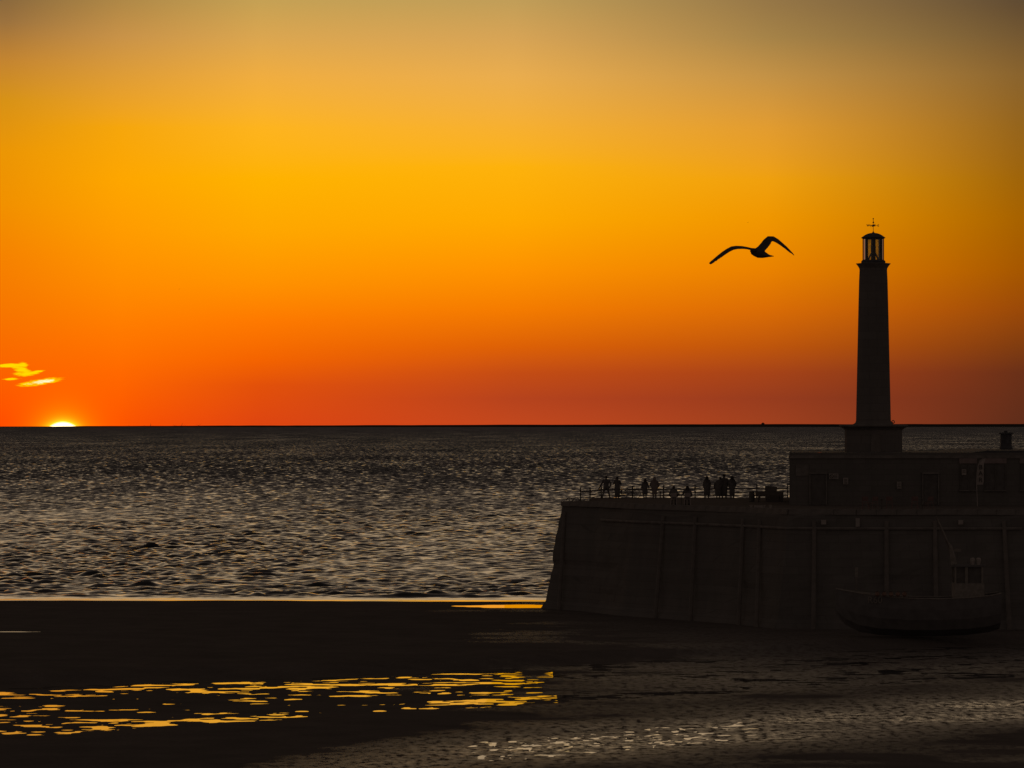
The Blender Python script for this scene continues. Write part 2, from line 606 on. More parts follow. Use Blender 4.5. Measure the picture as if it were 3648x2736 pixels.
def grid_object(name, X, Y, Z, m, extra=None, attr=None):
    """Grid of points (rows, cols) as one smooth mesh, with extra (verts, quads) appended."""
    nr, nc = X.shape
    co = np.stack([X, Y, Z], -1).reshape(-1, 3).astype(np.float32)
    i = np.arange(nr - 1)[:, None] * nc + np.arange(nc - 1)[None, :]
    q = np.stack([i, i + 1, i + nc + 1, i + nc], -1).reshape(-1, 4)
    nv = len(co)
    if extra:
        ev, ef = extra
        q = np.concatenate([q, np.array(ef, dtype=q.dtype) + nv])
        co = np.concatenate([co, np.array(ev, dtype=np.float32)])
    me = bpy.data.meshes.new(name)
    me.vertices.add(len(co))
    me.vertices.foreach_set('co', co.ravel())
    me.loops.add(q.size)
    me.loops.foreach_set('vertex_index', q.ravel().astype(np.int32))
    me.polygons.add(len(q))
    me.polygons.foreach_set('loop_start', (np.arange(len(q)) * 4).astype(np.int32))
    me.polygons.foreach_set('loop_total', np.full(len(q), 4, dtype=np.int32))
    me.polygons.foreach_set('use_smooth', np.ones(len(q), dtype=bool))
    me.materials.append(m)
    if attr is not None:
        a = me.attributes.new('wet', 'FLOAT', 'POINT')
        full = np.zeros(len(co), dtype=np.float32)
        full[:nv] = attr.ravel()
        a.data.foreach_set('value', full)
    me.update(calc_edges=True)
    return link(name, me)


def vnoise(x, y, seed=0):
    """Smooth value noise on numpy arrays, 0..1."""
    r = np.random.default_rng(seed)
    T = r.random((256, 256)).astype(np.float32)
    xi, yi = np.floor(x).astype(np.int64), np.floor(y).astype(np.int64)
    fx, fy = x - xi, y - yi
    fx, fy = fx * fx * fx * (fx * (fx * 6 - 15) + 10), fy * fy * fy * (fy * (fy * 6 - 15) + 10)
    a = T[yi & 255, xi & 255]
    b_ = T[yi & 255, (xi + 1) & 255]
    c = T[(yi + 1) & 255, xi & 255]
    d = T[(yi + 1) & 255, (xi + 1) & 255]
    return (a * (1 - fx) + b_ * fx) * (1 - fy) + (c * (1 - fx) + d * fx) * fy


def fbm(x, y, o=4, seed=0, gain=0.5):
    s, a, n = 0, 1.0, 0
    for k in range(o):
        s = s + a * vnoise(x * 2 ** k + 17.3 * k, y * 2 ** k - 9.1 * k, seed + k)
        n += a
        a *= gain
    return s / n - 0.5


def sstep(x, a, b):
    t = np.clip((x - a) / (b - a), 0, 1)
    return t * t * (3 - 2 * t)


# ------------------------------------------------------------------ sea
D0, D1, KD = 348.0, 2200.0, 0.0011
nr = int(math.log(D1 / D0) / KD)
nc = 620
ang = np.linspace(-R(9.3), R(9.3), nc)
Dr = D0 * np.exp(np.arange(nr) * (math.log(D1 / D0) / (nr - 1)))
Yg = np.repeat(Dr[:, None], nc, 1)
Xg = Yg * np.tan(ang)[None, :]
Zg = np.zeros_like(Xg)
sp = Yg * KD
for k in range(130):
    lam = 0.7 * (5.0 / 0.7) ** (rng.random())
    th = -math.pi / 2 + rng.normal(0, 0.68)
    kx, ky = 2 * math.pi / lam * math.cos(th), 2 * math.pi / lam * math.sin(th)
    amp = 0.0060 * lam * (1.2 if lam < 2.5 else 1.0)
    fade = np.clip((lam / sp - 1.8) / 1.6, 0, 1)
    Zg += amp * fade * np.sin(kx * Xg + ky * Yg + rng.random() * 6.283)
# gusts make it uneven; it calms towards the water's edge
gust = 0.75 + 0.9 * fbm(Xg / 40, Yg / 90, 3, 5)
shore = 361.0 - 0.035 * Xg
calm = sstep(Yg - shore, 5.0, 17.0)
calm = 0.02 + 0.98 * calm
sd = max(float(Zg.std()), 1e-3)
Zg = Zg + 0.06 * (Zg * np.abs(Zg) / sd * (Zg > 0))
Zg = Zg * gust * calm
# small spent waves running in along the shore
for c0, w0, a0, ph in ((2.6, 0.5, 0.035, 7.7), (5.6, 0.7, 0.06, 1.0), (11.0, 0.8, 0.30, 2.3), (20.0, 1.6, 0.18, 4.1), (31.0, 2.0, 0.18, 5.5)):
    cl = shore + c0 + 0.22 * c0 * fbm(Xg / 16 + ph * 5, Xg * 0 + ph, 3, 21)
    br = np.clip(0.62 + 2.0 * fbm(Xg / 11 + ph * 9, Xg * 0 + ph * 3, 2, 31), 0, 1)
    s = (Yg - cl) / w0
    Zg += a0 * br * np.exp(-s * s) * (1 + 0.3 * np.tanh(-s))
Zg *= 1 - sstep(Yg, 1700.0, 2190.0)
Zg -= 0.02 * (1 - sstep(Yg, 1700.0, 2190.0))
eD = math.tan(R(9.3))
e0, e1 = D0 * eD, D1 * eD
ev = [(e1, D1, 0), (9000, D1, 0), (9000, 20000, 0), (-9000, 20000, 0), (-9000, D1, 0), (-e1, D1, 0),
      (e0, D0, 0), (2500, D0, 0), (2500, D1, 0), (-e0, D0, 0), (-2500, D0, 0), (-2500, D1, 0)]
ef = [(4, 1, 2, 3), (6, 7, 8, 0), (10, 9, 5, 11)]
sea = grid_object('sea', Xg, Yg, Zg, M_SEA, (ev, ef))
tag(sea, 'rippled grey-brown sea stretching to the horizon', None, None, 'structure')

# far low shore across the water
cst = MB()
prof = [(-2600, 1520.4), (0, 1519.2), (500, 1517.2), (900, 1516.0), (1700, 1513.4), (2500, 1511.2), (3100, 1510.9), (3648, 1510.2), (6500, 1509.5)]
V, Fc = [], []
px_l = np.linspace(-2600, 6500, 220)
for i, px in enumerate(px_l):
    y = np.interp(px, [p[0] for p in prof], [p[1] for p in prof])
    top = W(px, y + 0.25 * math.sin(px * 0.013) + 0.3 * random.uniform(-1, 1), 18900)
    f0 = W(px, y, 18200)
    b0 = W(px, y, 19800)
    V += [(f0.x, f0.y, -0.4), (top.x, top.y, max(top.z, -0.2)), (b0.x, b0.y, -0.4)]
    if i:
        a, b_ = (i - 1) * 3, i * 3
        Fc += [(a, b_, b_ + 1, a + 1), (a + 1, b_ + 1, b_ + 2, a + 2)]
cst.add(V, Fc)
tag(cst.build('far_coast_hills', M_COAST), 'low dark strip of far coast along the horizon', None, None, 'structure')

# ------------------------------------------------------------------ beach
nrb, ncb = 600, 400
angb = np.linspace(-R(10.5), R(10.5), ncb)
Db = np.linspace(128, 372, nrb)
Yb = np.repeat(Db[:, None], ncb, 1)
Xb = Yb * np.tan(angb)[None, :]


def beach_z(X, Y):
    u = Y - (233.5 + 0.85 * X)
    v = Y - (185.5 + 1.05 * X)
    shore_ = 361.0 - 0.035 * X + 1.2 * sstep(-X, -2, 24) + 3.2 * fbm(X / 9, X * 0 + 2, 4, 41)
    plate = 1.05 + 0.25 * sstep(u, -25, 20) + 0.05 * fbm(X / 22, Y / 15, 3, 43)
    rise = (shore_ - Y) * 0.044
    z = np.minimum(rise, plate)
    k = 0.25
    h_ = np.clip(0.5 + 0.5 * (plate - rise) / k, 0, 1)
    z = plate * (1 - h_) + rise * h_ - k * h_ * (1 - h_)
    # runnel with standing water
    wr = 17.0 + 5.0 * fbm(X / 20, X * 0, 2, 47) + 4.5 * sstep(-X, 4, 22)
    wr = wr + 4.0 * fbm(X / 5, Y / 6, 3, 49)
    run = 1 - sstep(np.abs(u), 0.92 * wr, 1.25 * wr)
    rip = 0.034 * fbm(X / 3.4, Y / 2.2, 4, 51, 0.62) + 0.050 * fbm(X / 1.3, Y / 0.9, 3, 61, 0.65)
    edge = np.exp(-((np.abs(u) / wr - 0.82) / 0.16) ** 2)
    z = z * (1 - run) + run * (0.8086 - 0.0050 * edge + 0.016 * fbm(X / 12, Y / 5, 2, 57) + rip)
    # wet, gritty band nearer the viewer
    band = np.exp(-np.abs(v / 8.5) ** 2.4) * sstep(X, -12, 6)
    bz_ = (1 - sstep(np.abs(v), 5.0, 12.0)) * sstep(X, -12, 0)
    z = z * (1 - bz_) + bz_ * (0.9690 + 0.012 * sstep(X, 6, 20) + 0.05 * fbm(X / 0.42, Y / 0.75, 2, 71, 0.6))
    # pools by the pier toe and at the far left
    e1_ = ((X - 0.3) / 5.3) ** 2 + ((Y - 323.4) / 3.2) ** 2 + 0.7 * fbm(X / 1.5, Y / 1.5, 3, 81)
    z = z + (1.285 - 0.075 - z) * np.exp(-np.maximum(e1_, 0) ** 2)
    e2_ = ((X + 35.0) / 4.0) ** 2 + ((Y - 284.0) / 0.8) ** 2 + 0.9 * fbm(X / 0.8, Y / 0.8, 3, 83)
    z = z + (1.285 - 0.075 - z) * np.exp(-np.maximum(e2_, 0) ** 2)
    z = z + 0.004 * fbm(X / 0.8, Y / 0.8, 3, 91)
    wet = np.clip(0.05 + 0.04 * sstep(X, -14, 14) + band * 1.0 + 0.22 * np.exp(-(u / (wr * 1.05)) ** 2) * sstep(X, -2, 26), 0, 1)
    wet = np.clip(wet * (0.75 + 1.1 * fbm(X / 7, Y / 5, 3, 95)) - 0.06, 0, 1)
    return z, wet


Zb, wetb = beach_z(Xb, Yb)
eb = math.tan(R(10.5))
bv = [(128 * eb, 128, 1.03), (900, 128, 1.03), (900, 335, 1.03), (335 * eb, 335, 1.03), (900, 372, -0.4), (372 * eb, 372, -0.4),
      (-128 * eb, 128, 1.03), (-900, 128, 1.03), (-900, 335, 1.03), (-335 * eb, 335, 1.03), (-900, 372, -0.4), (-372 * eb, 372, -0.4),
      (-900, -300, 1.03), (900, -300, 1.03), (-900, 100, 0.55), (900, 100, 0.55), (900, 345, 0.55), (-900, 345, 0.55),
      (900, 380, -0.6), (-900, 380, -0.6)]
bf = [(0, 1, 2, 3), (3, 2, 4, 5), (7, 6, 9, 8), (8, 9, 11, 10), (12, 13, 1, 7), (14, 15, 16, 17), (17, 16, 18, 19)]
beach = grid_object('beach', Xb, Yb, Zb, M_SAND, (bv, bf), wetb)
tag(beach, 'dark wet sand beach at low tide', None, None, 'structure')


def pool(name, pts, z, label, m=M_POOL):
    me = mesh(name, [(p[0], p[1], z) for p in pts], [tuple(range(len(pts)))], m)
    return tag(link(name, me), label, None, None, 'structure')


pool('tide_pool_water', [(-62, 160), (62, 252), (62, 304), (-62, 210)], 0.800, 'still shallow pools reflecting orange sky between sand ripples')
pool('wet_band_water', [(-10, 164), (62, 239), (62, 262), (-10, 186)], 0.9605, 'tiny wet puddles glinting in the gritty sand band', M_PUDDLE)
pool('pier_toe_pool_water', [(-8, 319), (6, 319), (6, 328.5), (-8, 328.5)], 1.255, 'narrow bright pool beside the foot of the pier')
pool('thin_pool_water', [(-41, 281.5), (-29.5, 281.5), (-29.5, 286.5), (-41, 286.5)], 1.243, 'thin sliver of water on the sand at far left', M_PUDDLE)

# ------------------------------------------------------------------ pier
DECK = H - 5.92
ZB = 0.6


def deckpt(x, y):
    D = DZ(y, DECK)
    return ((x - CX) / F * D, D)


near = [deckpt(2003, 1787), deckpt(2133, 1790.5), deckpt(2266, 1797), deckpt(2400, 1801), deckpt(2560, 1806), deckpt(2700, 1811),
        deckpt(2810, 1816), deckpt(3050, 1817), deckpt(3480, 1817), deckpt(4100, 1817)]
Dfar = DZ(1773, DECK)
top = near + [((4100 - CX) / F * Dfar, Dfar), ((2106 - CX) / F * Dfar, Dfar), deckpt(2105, 1782.6), deckpt(2060, 1783)]

pier = empty('harbour_pier', (0, 0, 0))
tag(pier, 'dark battered stone harbour arm rising from the beach', 'pier')


def outward(poly, i):
    n = len(poly)
    a, b_, c = Vector(poly[i - 1]), Vector(poly[i]), Vector(poly[(i + 1) % n])
    d1, d2 = (b_ - a).normalized(), (c - b_).normalized()
    n1, n2 = Vector((d1.y, -d1.x)), Vector((d2.y, -d2.x))
    q = n1 + n2
    if q.length < 1e-4:
        return n1
    q.normalize()
    return q / max(0.55, q.dot(n1))


# subdivide the outline so the face can be uneven
outl = []
nrm = []
for i in range(len(top)):
    a, b_ = Vector(top[i]), Vector(top[(i + 1) % len(top)])
    na, nb = outward(top, i), outward(top, (i + 1) % len(top))
    k = max(1, int((b_ - a).length / 0.9))
    for j in range(k):
        outl.append(a.lerp(b_, j / k))
        nrm.append(na.lerp(nb, j / k))
levels = np.concatenate([np.linspace(DECK - 0.02, ZB + 1.3, 20), np.array([1.6, 1.1, ZB, -0.5])])
V, Fc = [], []
for li, z in enumerate(levels):
    tt = (DECK - z) / 8.2
    for p, q in zip(outl, nrm):
        off = 1.22 * tt + (0.45 * max(0.0, min(1.0, (1.9 - z) / 0.7)))
        nn = float(fbm(np.array([p.x * 0.55 + p.y * 0.4]), np.array([z * 0.9]), 4, 101)[0])
        if li > 0:
            off += 0.34 * nn
        s = p + q * off
        V.append((s.x, s.y, z))
n = len(outl)
for li in range(len(levels) - 1):
    for k in range(n):
        a, b_ = li * n + k, li * n + (k + 1) % n
        Fc.append((a + n, b_ + n, b_, a))
link('wall', mesh('wall', V, Fc, M_PIER), pier)
me = mesh('deck', [(p[0], p[1], DECK) for p in top], [tuple(range(len(top)))], mat('deck_asphalt', (0.14, 0.12, 0.105), 0.95, 0.0, 0.2, 1.2, 0.3))
link('deck', me, pier)

# coping stones along the near edge
cm = {}
for i in range(len(near) - 1):
    a, b_ = Vector(near[i]), Vector(near[i + 1])
    d = b_ - a
    k = max(1, round(d.length / 1.35))
    L = d.length / k
    key = round(L, 3)
    if key not in cm:
        w2 = L / 2 - 0.012
        cm[key] = mesh('coping_stone', *(lambda m: (m.v, m.f))(MB().box(-w2, w2, -0.14, 0.46, -0.33, 0.05)), M_COPE)
    for j in range(k):
        if (a + d * ((j + 0.5) / k)).x > 42:
            continue
        c = a + d * ((j + 0.5) / k)
        o = link('coping_stone', cm[key], pier, (c.x, c.y, DECK + random.uniform(-0.012, 0.012)))
        o.rotation_euler = (0, 0, math.atan2(d.y, d.x) + random.uniform(-0.006, 0.006))

# timber fender posts down the face
def face_at(px, z):
    """Point on the near face seen near column px at height z."""
    best = None
    for i in range(len(near) - 1):
        for s in range(21):
            p = Vector(near[i]).lerp(Vector(near[i + 1]), s / 20)
            q = outward(top, i).lerp(outward(top, i + 1), s / 20)
            tt = (DECK - z) / 8.2
            off = 1.22 * tt + (0.45 * max(0.0, min(1.0, (1.9 - z) / 0.7)))
            r = p + q * (off + 0.12)
            xx = CX + F * r.x / r.y
            if best is None or abs(xx - px) < best[0]:
                best = (abs(xx - px), r)
    return Vector((best[1].x, best[1].y, z))


for (x0, x1) in ((2010, 1992), (2362, 2330), (2478, 2458), (2648, 2632), (2706, 2692), (2905, 2895), (3150, 3148), (3330, 3330), (3590, 3595)):
    p0, p1 = face_at(x0, DECK - 0.75), face_at(x1, 1.15)
    MB().loft([p0, p0.lerp(p1, 0.5), p1], [(0.14, 0.05), (0.15, 0.05), (0.16, 0.06)], 6).build('fender_post', M_TIMBER, pier)
for z_, t_ in ((DECK - 1.25, 0.10), ):
    P = []
    for px in range(2140, 3700, 60):
        P.append(face_at(px, z_))
    MB().loft(P, [(0.06, t_)] * len(P), 6).build('string_course', M_COPE, pier)

# ------------------------------------------------------------------ harbour building on the pier
DF, DBK = 304.0, 330.0
RZ = H - (1604 - YE) / F * DBK
bl = empty('harbour_building', (0, 0, 0))
tag(bl, 'long flat-roofed stone building on the pier beneath the lighthouse', 'building')
XL = (2812 - CX) / F * DF
XLb = (2813 - CX) / F * DBK + 0.05
XR = (4050 - CX) / F * DF
mb = MB()
mb.add([(XL, DF, DECK), (XR, DF, DECK), (XR, DBK, DECK), (XLb, DBK, DECK), (XL, DF, RZ), (XR, DF, RZ), (XR, DBK, RZ), (XLb, DBK, RZ)],
       [(0, 1, 5, 4), (1, 2, 6, 5), (2, 3, 7, 6), (3, 0, 4, 7)])
mb.build('wall', M_BUILD, bl)
rf = MB()
rf.add([(XL, DF, RZ - 0.03), (XR, DF, RZ - 0.03), (XR, DBK, RZ - 0.03), (XLb, DBK, RZ - 0.03)], [(0, 1, 2, 3)])
rfo = rf.build('roof', M_LEAD, bl)
# raised right-hand roof covering with a sloped end
xa, xb = (3330 - CX) / F * DBK, (3385 - CX) / F * DBK
zr = H - (1598 - YE) / F * (DBK - 0.6)
MB().add([(xa, DF + 1.2, RZ - 0.025), (xb, DF + 1.2, zr), (XR - 0.2, DF + 1.2, zr), (XR - 0.2, DF + 1.2, RZ - 0.025),
          (xa, DBK - 0.5, RZ - 0.025), (xb, DBK - 0.5, zr), (XR - 0.2, DBK - 0.5, zr), (XR - 0.2, DBK - 0.5, RZ - 0.025)],
         [(0, 3, 2, 1), (4, 5, 6, 7), (0, 1, 5, 4), (1, 2, 6, 5), (2, 3, 7, 6)]).build('roof_covering', M_LEAD, rfo)
# a little rain water lying on the roof
xw0, xw1 = W(2917, 0, 306.5).x, W(2933, 0, 306.5).x
V = [((xw0 + xw1) / 2 + (xw1 - xw0) / 2 * math.cos(a), 307.2 + 1.3 * math.sin(a), RZ - 0.024) for a in np.linspace(0, 2 * math.pi, 24, endpoint=False)]
link('roof_puddle', mesh('roof_puddle', V, [tuple(range(24))], M_POOL), rfo)
# parapet band
MB().box(XL - 0.05, XR, DF - 0.10, DF - 0.003, RZ - 0.42, RZ - 0.20).build('cornice_band', M_COPE, bl)


def facade(name, x0, x1, y0, y1, m, depth=0.08, parent=bl, D=DF, proud=0.0):
    a, b_ = W(x0, y1, D), W(x1, y0, D)
    return MB().box(a.x, b_.x, D - depth - proud, D - 0.004 - proud, a.z, b_.z).build(name, m, parent)


for (x0, x1) in ((3417, 3480), (3505, 3585), (3632, 3760)):
    facade('fascia_board', x0, x1, 1632, 1651, M_FASCIA, 0.10)
for (x0, x1, y0, y1) in ((3420, 3478, 1655, 1745), (3508, 3582, 1655, 1745), (3636, 3700, 1655, 1745)):
    w = facade('window', x0, x1, y0, y1, M_DARKIN, 0.05)
    for xx in (x0, (x0 + x1) / 2 - 1, x1 - 2):
        facade('mullion', xx, xx + 2, y0, y1, M_BUILD, 0.09, w)
    facade('sill', x0 - 3, x1 + 3, y1 + 1, y1 + 5, M_COPE, 0.16, w)
for (x0, x1) in ((2888, 2940), (3290, 3340)):
    dr = facade('door', x0, x1, 1692, 1799, M_DARKIN, 0.05)
    facade('frame', x0 - 5, x0 - 1, 1690, 1799, M_COPE, 0.12, dr)
    facade('frame', x1 + 1, x1 + 5, 1690, 1799, M_COPE, 0.12, dr)
    facade('lintel', x0 - 6, x1 + 6, 1682, 1689, M_COPE, 0.14, dr)
facade('panel', 2835, 2882, 1655, 1695, M_COPE, 0.06)
# round roof vent
vx = W(3584, 0, 318).x
rv = lambda px: px / F * 318
vz = lambda y: H - (y - YE) / F * 318
ch = MB().lathe([(rv(24), zr - 0.3), (rv(23.5), vz(1594)), (rv(20.5), vz(1588)), (rv(20.5), vz(1546))], 24, (vx, 318)).build('chimney_vent', M_LEAD, bl)
MB().lathe([(rv(26.5), vz(1545.6)), (rv(27), vz(1542.5)), (rv(20), vz(1540.5))], 24, (vx, 318)).build('cap', M_LEAD, ch)
MB().ball((vx - 0.03, 318, vz(1538)), 0.15, 0.13, 0.09).build('knob', M_LEAD, ch)

# signs and posters on the walls
def sign(x0, x1, y0, y1, D, label, cat='sign', proud=0.14, m=M_WHITE):
    a, b_ = W(x0, y1, D), W(x1, y0, D)
    o = MB().box(a.x, b_.x, D - proud - 0.03, D - proud, a.z, b_.z).build('wall_sign', m)
    return tag(o, label, cat), a, b_


def lines(o, x0, x1, ys, D, proud=0.14, th=2.0):
    for y in ys:
        a, b_ = W(x0, y + th, D), W(x1, y, D)
        MB().box(a.x, b_.x, D - proud - 0.036, D - proud - 0.031, a.z, b_.z).build('printed_line', M_INK, o)


s1, a_, b__ = sign(2953, 2986, 1687, 1706, DF, 'pale wide notice with a round prohibition symbol beside the left doorway')
cc = W(2961.5, 1696.5, DF)
r_ = 6.2 / F * DF
MB().torus((cc.x, DF - 0.174, cc.z), r_, 0.022, 'y', 20, 5).bar((cc.x - r_ * 0.7, DF - 0.174, cc.z + r_ * 0.7), (cc.x + r_ * 0.7, DF - 0.174, cc.z - r_ * 0.7), 0.02, 5).build('prohibition_symbol', M_INK, s1)
lines(s1, 2970, 2983, (1691, 1696, 1701), DF)
s2, _, _ = sign(3003, 3021, 1702, 1725, DF, 'pale upright poster right of the wide prohibition notice')
lines(s2, 3006, 3018, (1706, 1711, 1716, 1720), DF)
s3, _, _ = sign(3194, 3210, 1716, 1741, DF, 'dim upright poster on the wall below the lighthouse right edge')
lines(s3, 3196, 3208, (1720, 1726, 1732, 1737), DF)
s4, _, _ = sign(3425, 3441, 1672, 1692, DF, 'small square poster in the window left of the feather flag')
lines(s4, 3428, 3438, (1676, 1681), DF)


def wall_plate(px, y0, y1, w, label):
    D = face_at(px, H - ((y0 + y1) / 2 - YE) / F * 287).y
    a, b_ = W(px - w / 2, y1, D - 0.2), W(px + w / 2, y0, D - 0.2)
    tag(MB().box(a.x, b_.x, D - 0.24, D - 0.1, a.z, b_.z).build('wall_plate', M_WHITE), label, 'sign')


wall_plate(2934, 1852, 1868, 18, 'small square pale plate on the pier face left of centre')
wall_plate(3055, 1846, 1876, 14, 'taller narrow pale plate on the pier face below the lighthouse')
wall_plate(3422, 1853, 1868, 17, 'small square pale plate on the pier face above the boat wheelhouse')

# feather flag
fl = empty('feather_flag', W(3482, 1793, 300.0))
fl.location.z = DECK
tag(fl, 'tall pale feather flag lettered BAR in front of the building', 'flag')
fs = 300.0 / F
base_x = fl.location.x


def fx(px):
    return (px - CX) * fs - base_x


def fz(y):
    return H - (y - YE) * fs - DECK


pp = [(fx(3482), 0, 0.0), (fx(3479), 0, fz(1727)), (fx(3480), 0, fz(1690)), (fx(3483), 0, fz(1660)), (fx(3490), 0, fz(1642)), (fx(3500), 0, fz(1633)), (fx(3512), 0, fz(1632))]
MB().loft(pp, [0.03, 0.025, 0.02, 0.018, 0.016, 0.014, 0.012], 6).build('pole', M_METAL, fl)
lft = [(3479.5, 1727), (3479.5, 1700), (3480.5, 1680), (3483, 1660), (3490, 1643), (3500, 1634.5), (3510, 1633)]
rgt = [(3501, 1726), (3504, 1715), (3504, 1690), (3504.5, 1665), (3505, 1652), (3507, 1644), (3511, 1636)]
V, Fc = [], []
for (l, r) in zip(lft, rgt):
    for k in range(5):
        t_ = k / 4
        q = (l[0] + (r[0] - l[0]) * t_, l[1] + (r[1] - l[1]) * t_)
        V.append((fx(q[0]), 0.03 * math.sin(t_ * 5), fz(q[1])))
for i in range(len(lft) - 1):
    for k in range(4):
        a = i * 5 + k
        Fc.append((a, a + 1, a + 6, a + 5))
V2 = V + [Vector(v) + Vector((0, 0.012, 0)) for v in V]
nV = len(V)
F2 = Fc + [tuple(reversed([i + nV for i in f])) for f in Fc]
banner = link('banner', mesh('banner', V2, F2, M_WHITE), fl)


def text(name, s, size, m, parent, loc, rot=(R(90), 0, 0), ext=0.004):
    cu = bpy.data.curves.new(name, 'FONT')
    cu.body = s
    cu.size = size
    cu.extrude = ext
    cu.align_x = 'CENTER'
    cu.align_y = 'CENTER'
    o = bpy.data.objects.new(name, cu)
    dg = bpy.context.evaluated_depsgraph_get()
    COL.objects.link(o)
    dg.update()
    me = bpy.data.meshes.new_from_object(o.evaluated_get(dg))
    bpy.data.objects.remove(o)
    me.materials.clear()
    me.materials.append(m)
    t_ = link(name, me, parent, loc)
    t_.rotation_euler = rot
    return t_


for s, y in (('B', 1665), ('A', 1687), ('R', 1710)):
    text('letter', s, 0.46, M_INK, banner, (fx(3493), -0.05, fz(y)))

# ------------------------------------------------------------------ lighthouse
LD = 316.0
LX = (3111.5 - CX) / F * LD
lh = empty('lighthouse', (LX, LD, RZ))
tag(lh, 'tall tapering stone lighthouse with glazed lantern and weather vane', 'lighthouse')
ls = LD / F


def lz(y):
    return H - (y - YE) * ls - RZ


def lr(px):
    return px * ls


# octagonal pedestal and its moulded cornice
MB().lathe([(lr(99 / math.cos(R(22.5))), -0.3), (lr(99 / math.cos(R(22.5))), lz(1532.2))], 8, phase=R(22.5)).build('pedestal', M_TOWER, lh)
c8 = 1 / math.cos(R(22.5))
ped = [(lr(99.2 * c8), lz(1532)), (lr(101 * c8), lz(1530)), (lr(107 * c8), lz(1525)), (lr(115 * c8), lz(1521)), (lr(118.5 * c8), lz(1517)),
       (lr(118.5 * c8), lz(1513.2)), (lr(80 * c8), lz(1511.5))]
MB().lathe(ped, 8, phase=R(22.5)).build('pedestal_cornice', M_COPE, lh)
MB().box(-lr(17), lr(17), -lr(99) - 0.05, -lr(99) + 0.04, 0.0 - 0.25, lz(1545)).build('door', M_TIMBER, lh)
# shaft
shaft = [(lr(74), lz(1511.4)), (lr(69), lz(1509.5)), (lr(64), lz(1505)), (lr(62), lz(1498)), (lr(60.2), lz(1420)), (lr(57.6), lz(1300)), (lr(55), lz(1180)),
         (lr(52.8), lz(1080)), (lr(50.8), lz(1000)), (lr(49), lz(962))]
MB().lathe(shaft, 48).build('shaft', M_TOWER, lh)
gal = [(lr(49.1), lz(961.8)), (lr(50), lz(956)), (lr(53.5), lz(950)), (lr(58.5), lz(943)), (lr(61.5), lz(940)), (lr(61.8), lz(938.6)), (lr(40), lz(936.5))]
MB().lathe(gal, 48).build('gallery_cornice', M_COPE, lh)
MB().lathe([(lr(43), lz(937)), (lr(43.3), lz(931)), (lr(41.5), lz(929)), (lr(38), lz(925.5))], 40).build('lantern_base', M_LEAD, lh)
# lantern: eight mullions, eight panes
za, zb = lz(926.0), lz(849.0)
for k in range(8):
    a = R(45 * k)
    o = MB().box(-0.105, 0.105, -0.035, 0.035, za, zb).build('mullion', M_IRON, lh)
    rr = lr(36.2)
    o.location = (rr * math.sin(a), rr * math.cos(a), 0)
    o.rotation_euler = (0, 0, -a)
for k in range(8):
    a0, a1 = R(45 * k + 8.2), R(45 * k + 36.8)
    V = []
    for rr in (lr(36.0), lr(35.7)):
        for i in range(5):
            a = a0 + (a1 - a0) * i / 4
            V += [(rr * math.sin(a), rr * math.cos(a), za + 0.02), (rr * math.sin(a), rr * math.cos(a), zb - 0.02)]
    Fc = []
    for s_ in (0, 10):
        for i in range(4):
            b_ = s_ + i * 2
            Fc.append((b_, b_ + 2, b_ + 3, b_ + 1) if s_ == 0 else (b_, b_ + 1, b_ + 3, b_ + 2))
    link('pane', mesh('pane', V, Fc, M_GLASS, True), lh)
MB().torus((0, 0, zb - 0.02), lr(36), 0.05, 'z', 40, 6).build('top_ring', M_IRON, lh)
# dome
dome = [(lr(37), lz(850)), (lr(40), lz(849.5)), (lr(43), lz(847.5)), (lr(43), lz(846)), (lr(37.5), lz(842.5)), (lr(31), lz(837.8)), (lr(23), lz(833.4)),
        (lr(14), lz(830.6)), (lr(6), lz(829.6)), (lr(2.4), lz(827)), (lr(1.6), lz(824))]
MB().lathe(dome, 40).build('dome', M_LEAD, lh)
# lamp on its splayed legs
lm = MB().lathe([(0.16, za + 0.55), (0.19, za + 0.62), (0.19, za + 1.05), (0.11, za + 1.12), (0.06, za + 1.25)], 16).build('lamp', M_IRON, lh)
for k in range(4):
    a = R(45 + 90 * k)
    MB().bar((0.55 * math.sin(a), 0.55 * math.cos(a), za - 0.01), (0.14 * math.sin(a), 0.14 * math.cos(a), za + 0.62), 0.045, 6).build('leg', M_IRON, lm)
# weather vane
wv = MB().bar((0, 0, lz(828)), (0, 0, lz(778)), lr(0.85), 8).build('weather_vane', M_IRON, lh)
MB().ball((0, 0, lz(803.4)), lr(4.2)).build('ball', M_IRON, wv)
MB().ball((0, 0, lz(779)), lr(2.4)).build('finial', M_IRON, wv)
yaw = R(13)
for k, s in enumerate('EN'):
    a = yaw + R(90 * k)
    d = Vector((math.cos(a), math.sin(a), 0)) * lr(16.5)
    MB().bar((-d.x, -d.y, lz(803.4)), (d.x, d.y, lz(803.4)), lr(0.7), 6).build('arm', M_IRON, wv)
for k, s in enumerate('ENWS'):
    a = yaw + R(90 * k)
    d = Vector((math.cos(a), math.sin(a), 0)) * lr(19.0)
    text('letter', s, lr(11.5), M_IRON, wv, (d.x, d.y, lz(803.4)), (R(90), 0, yaw), 0.03)
MB().add([(-0.16, -0.015, lz(793)), (0.02, -0.015, lz(795)), (0.18, -0.015, lz(792.5)), (0.03, -0.015, lz(788.5)),
          (-0.16, 0.015, lz(793)), (0.02, 0.015, lz(795)), (0.18, 0.015, lz(792.5)), (0.03, 0.015, lz(788.5))],
         [(0, 1, 2, 3), (7, 6, 5, 4), (0, 4, 5, 1), (1, 5, 6, 2), (2, 6, 7, 3), (3, 7, 4, 0)]).build('vane_plate', M_IRON, wv).rotation_euler = (0, 0, R(65))
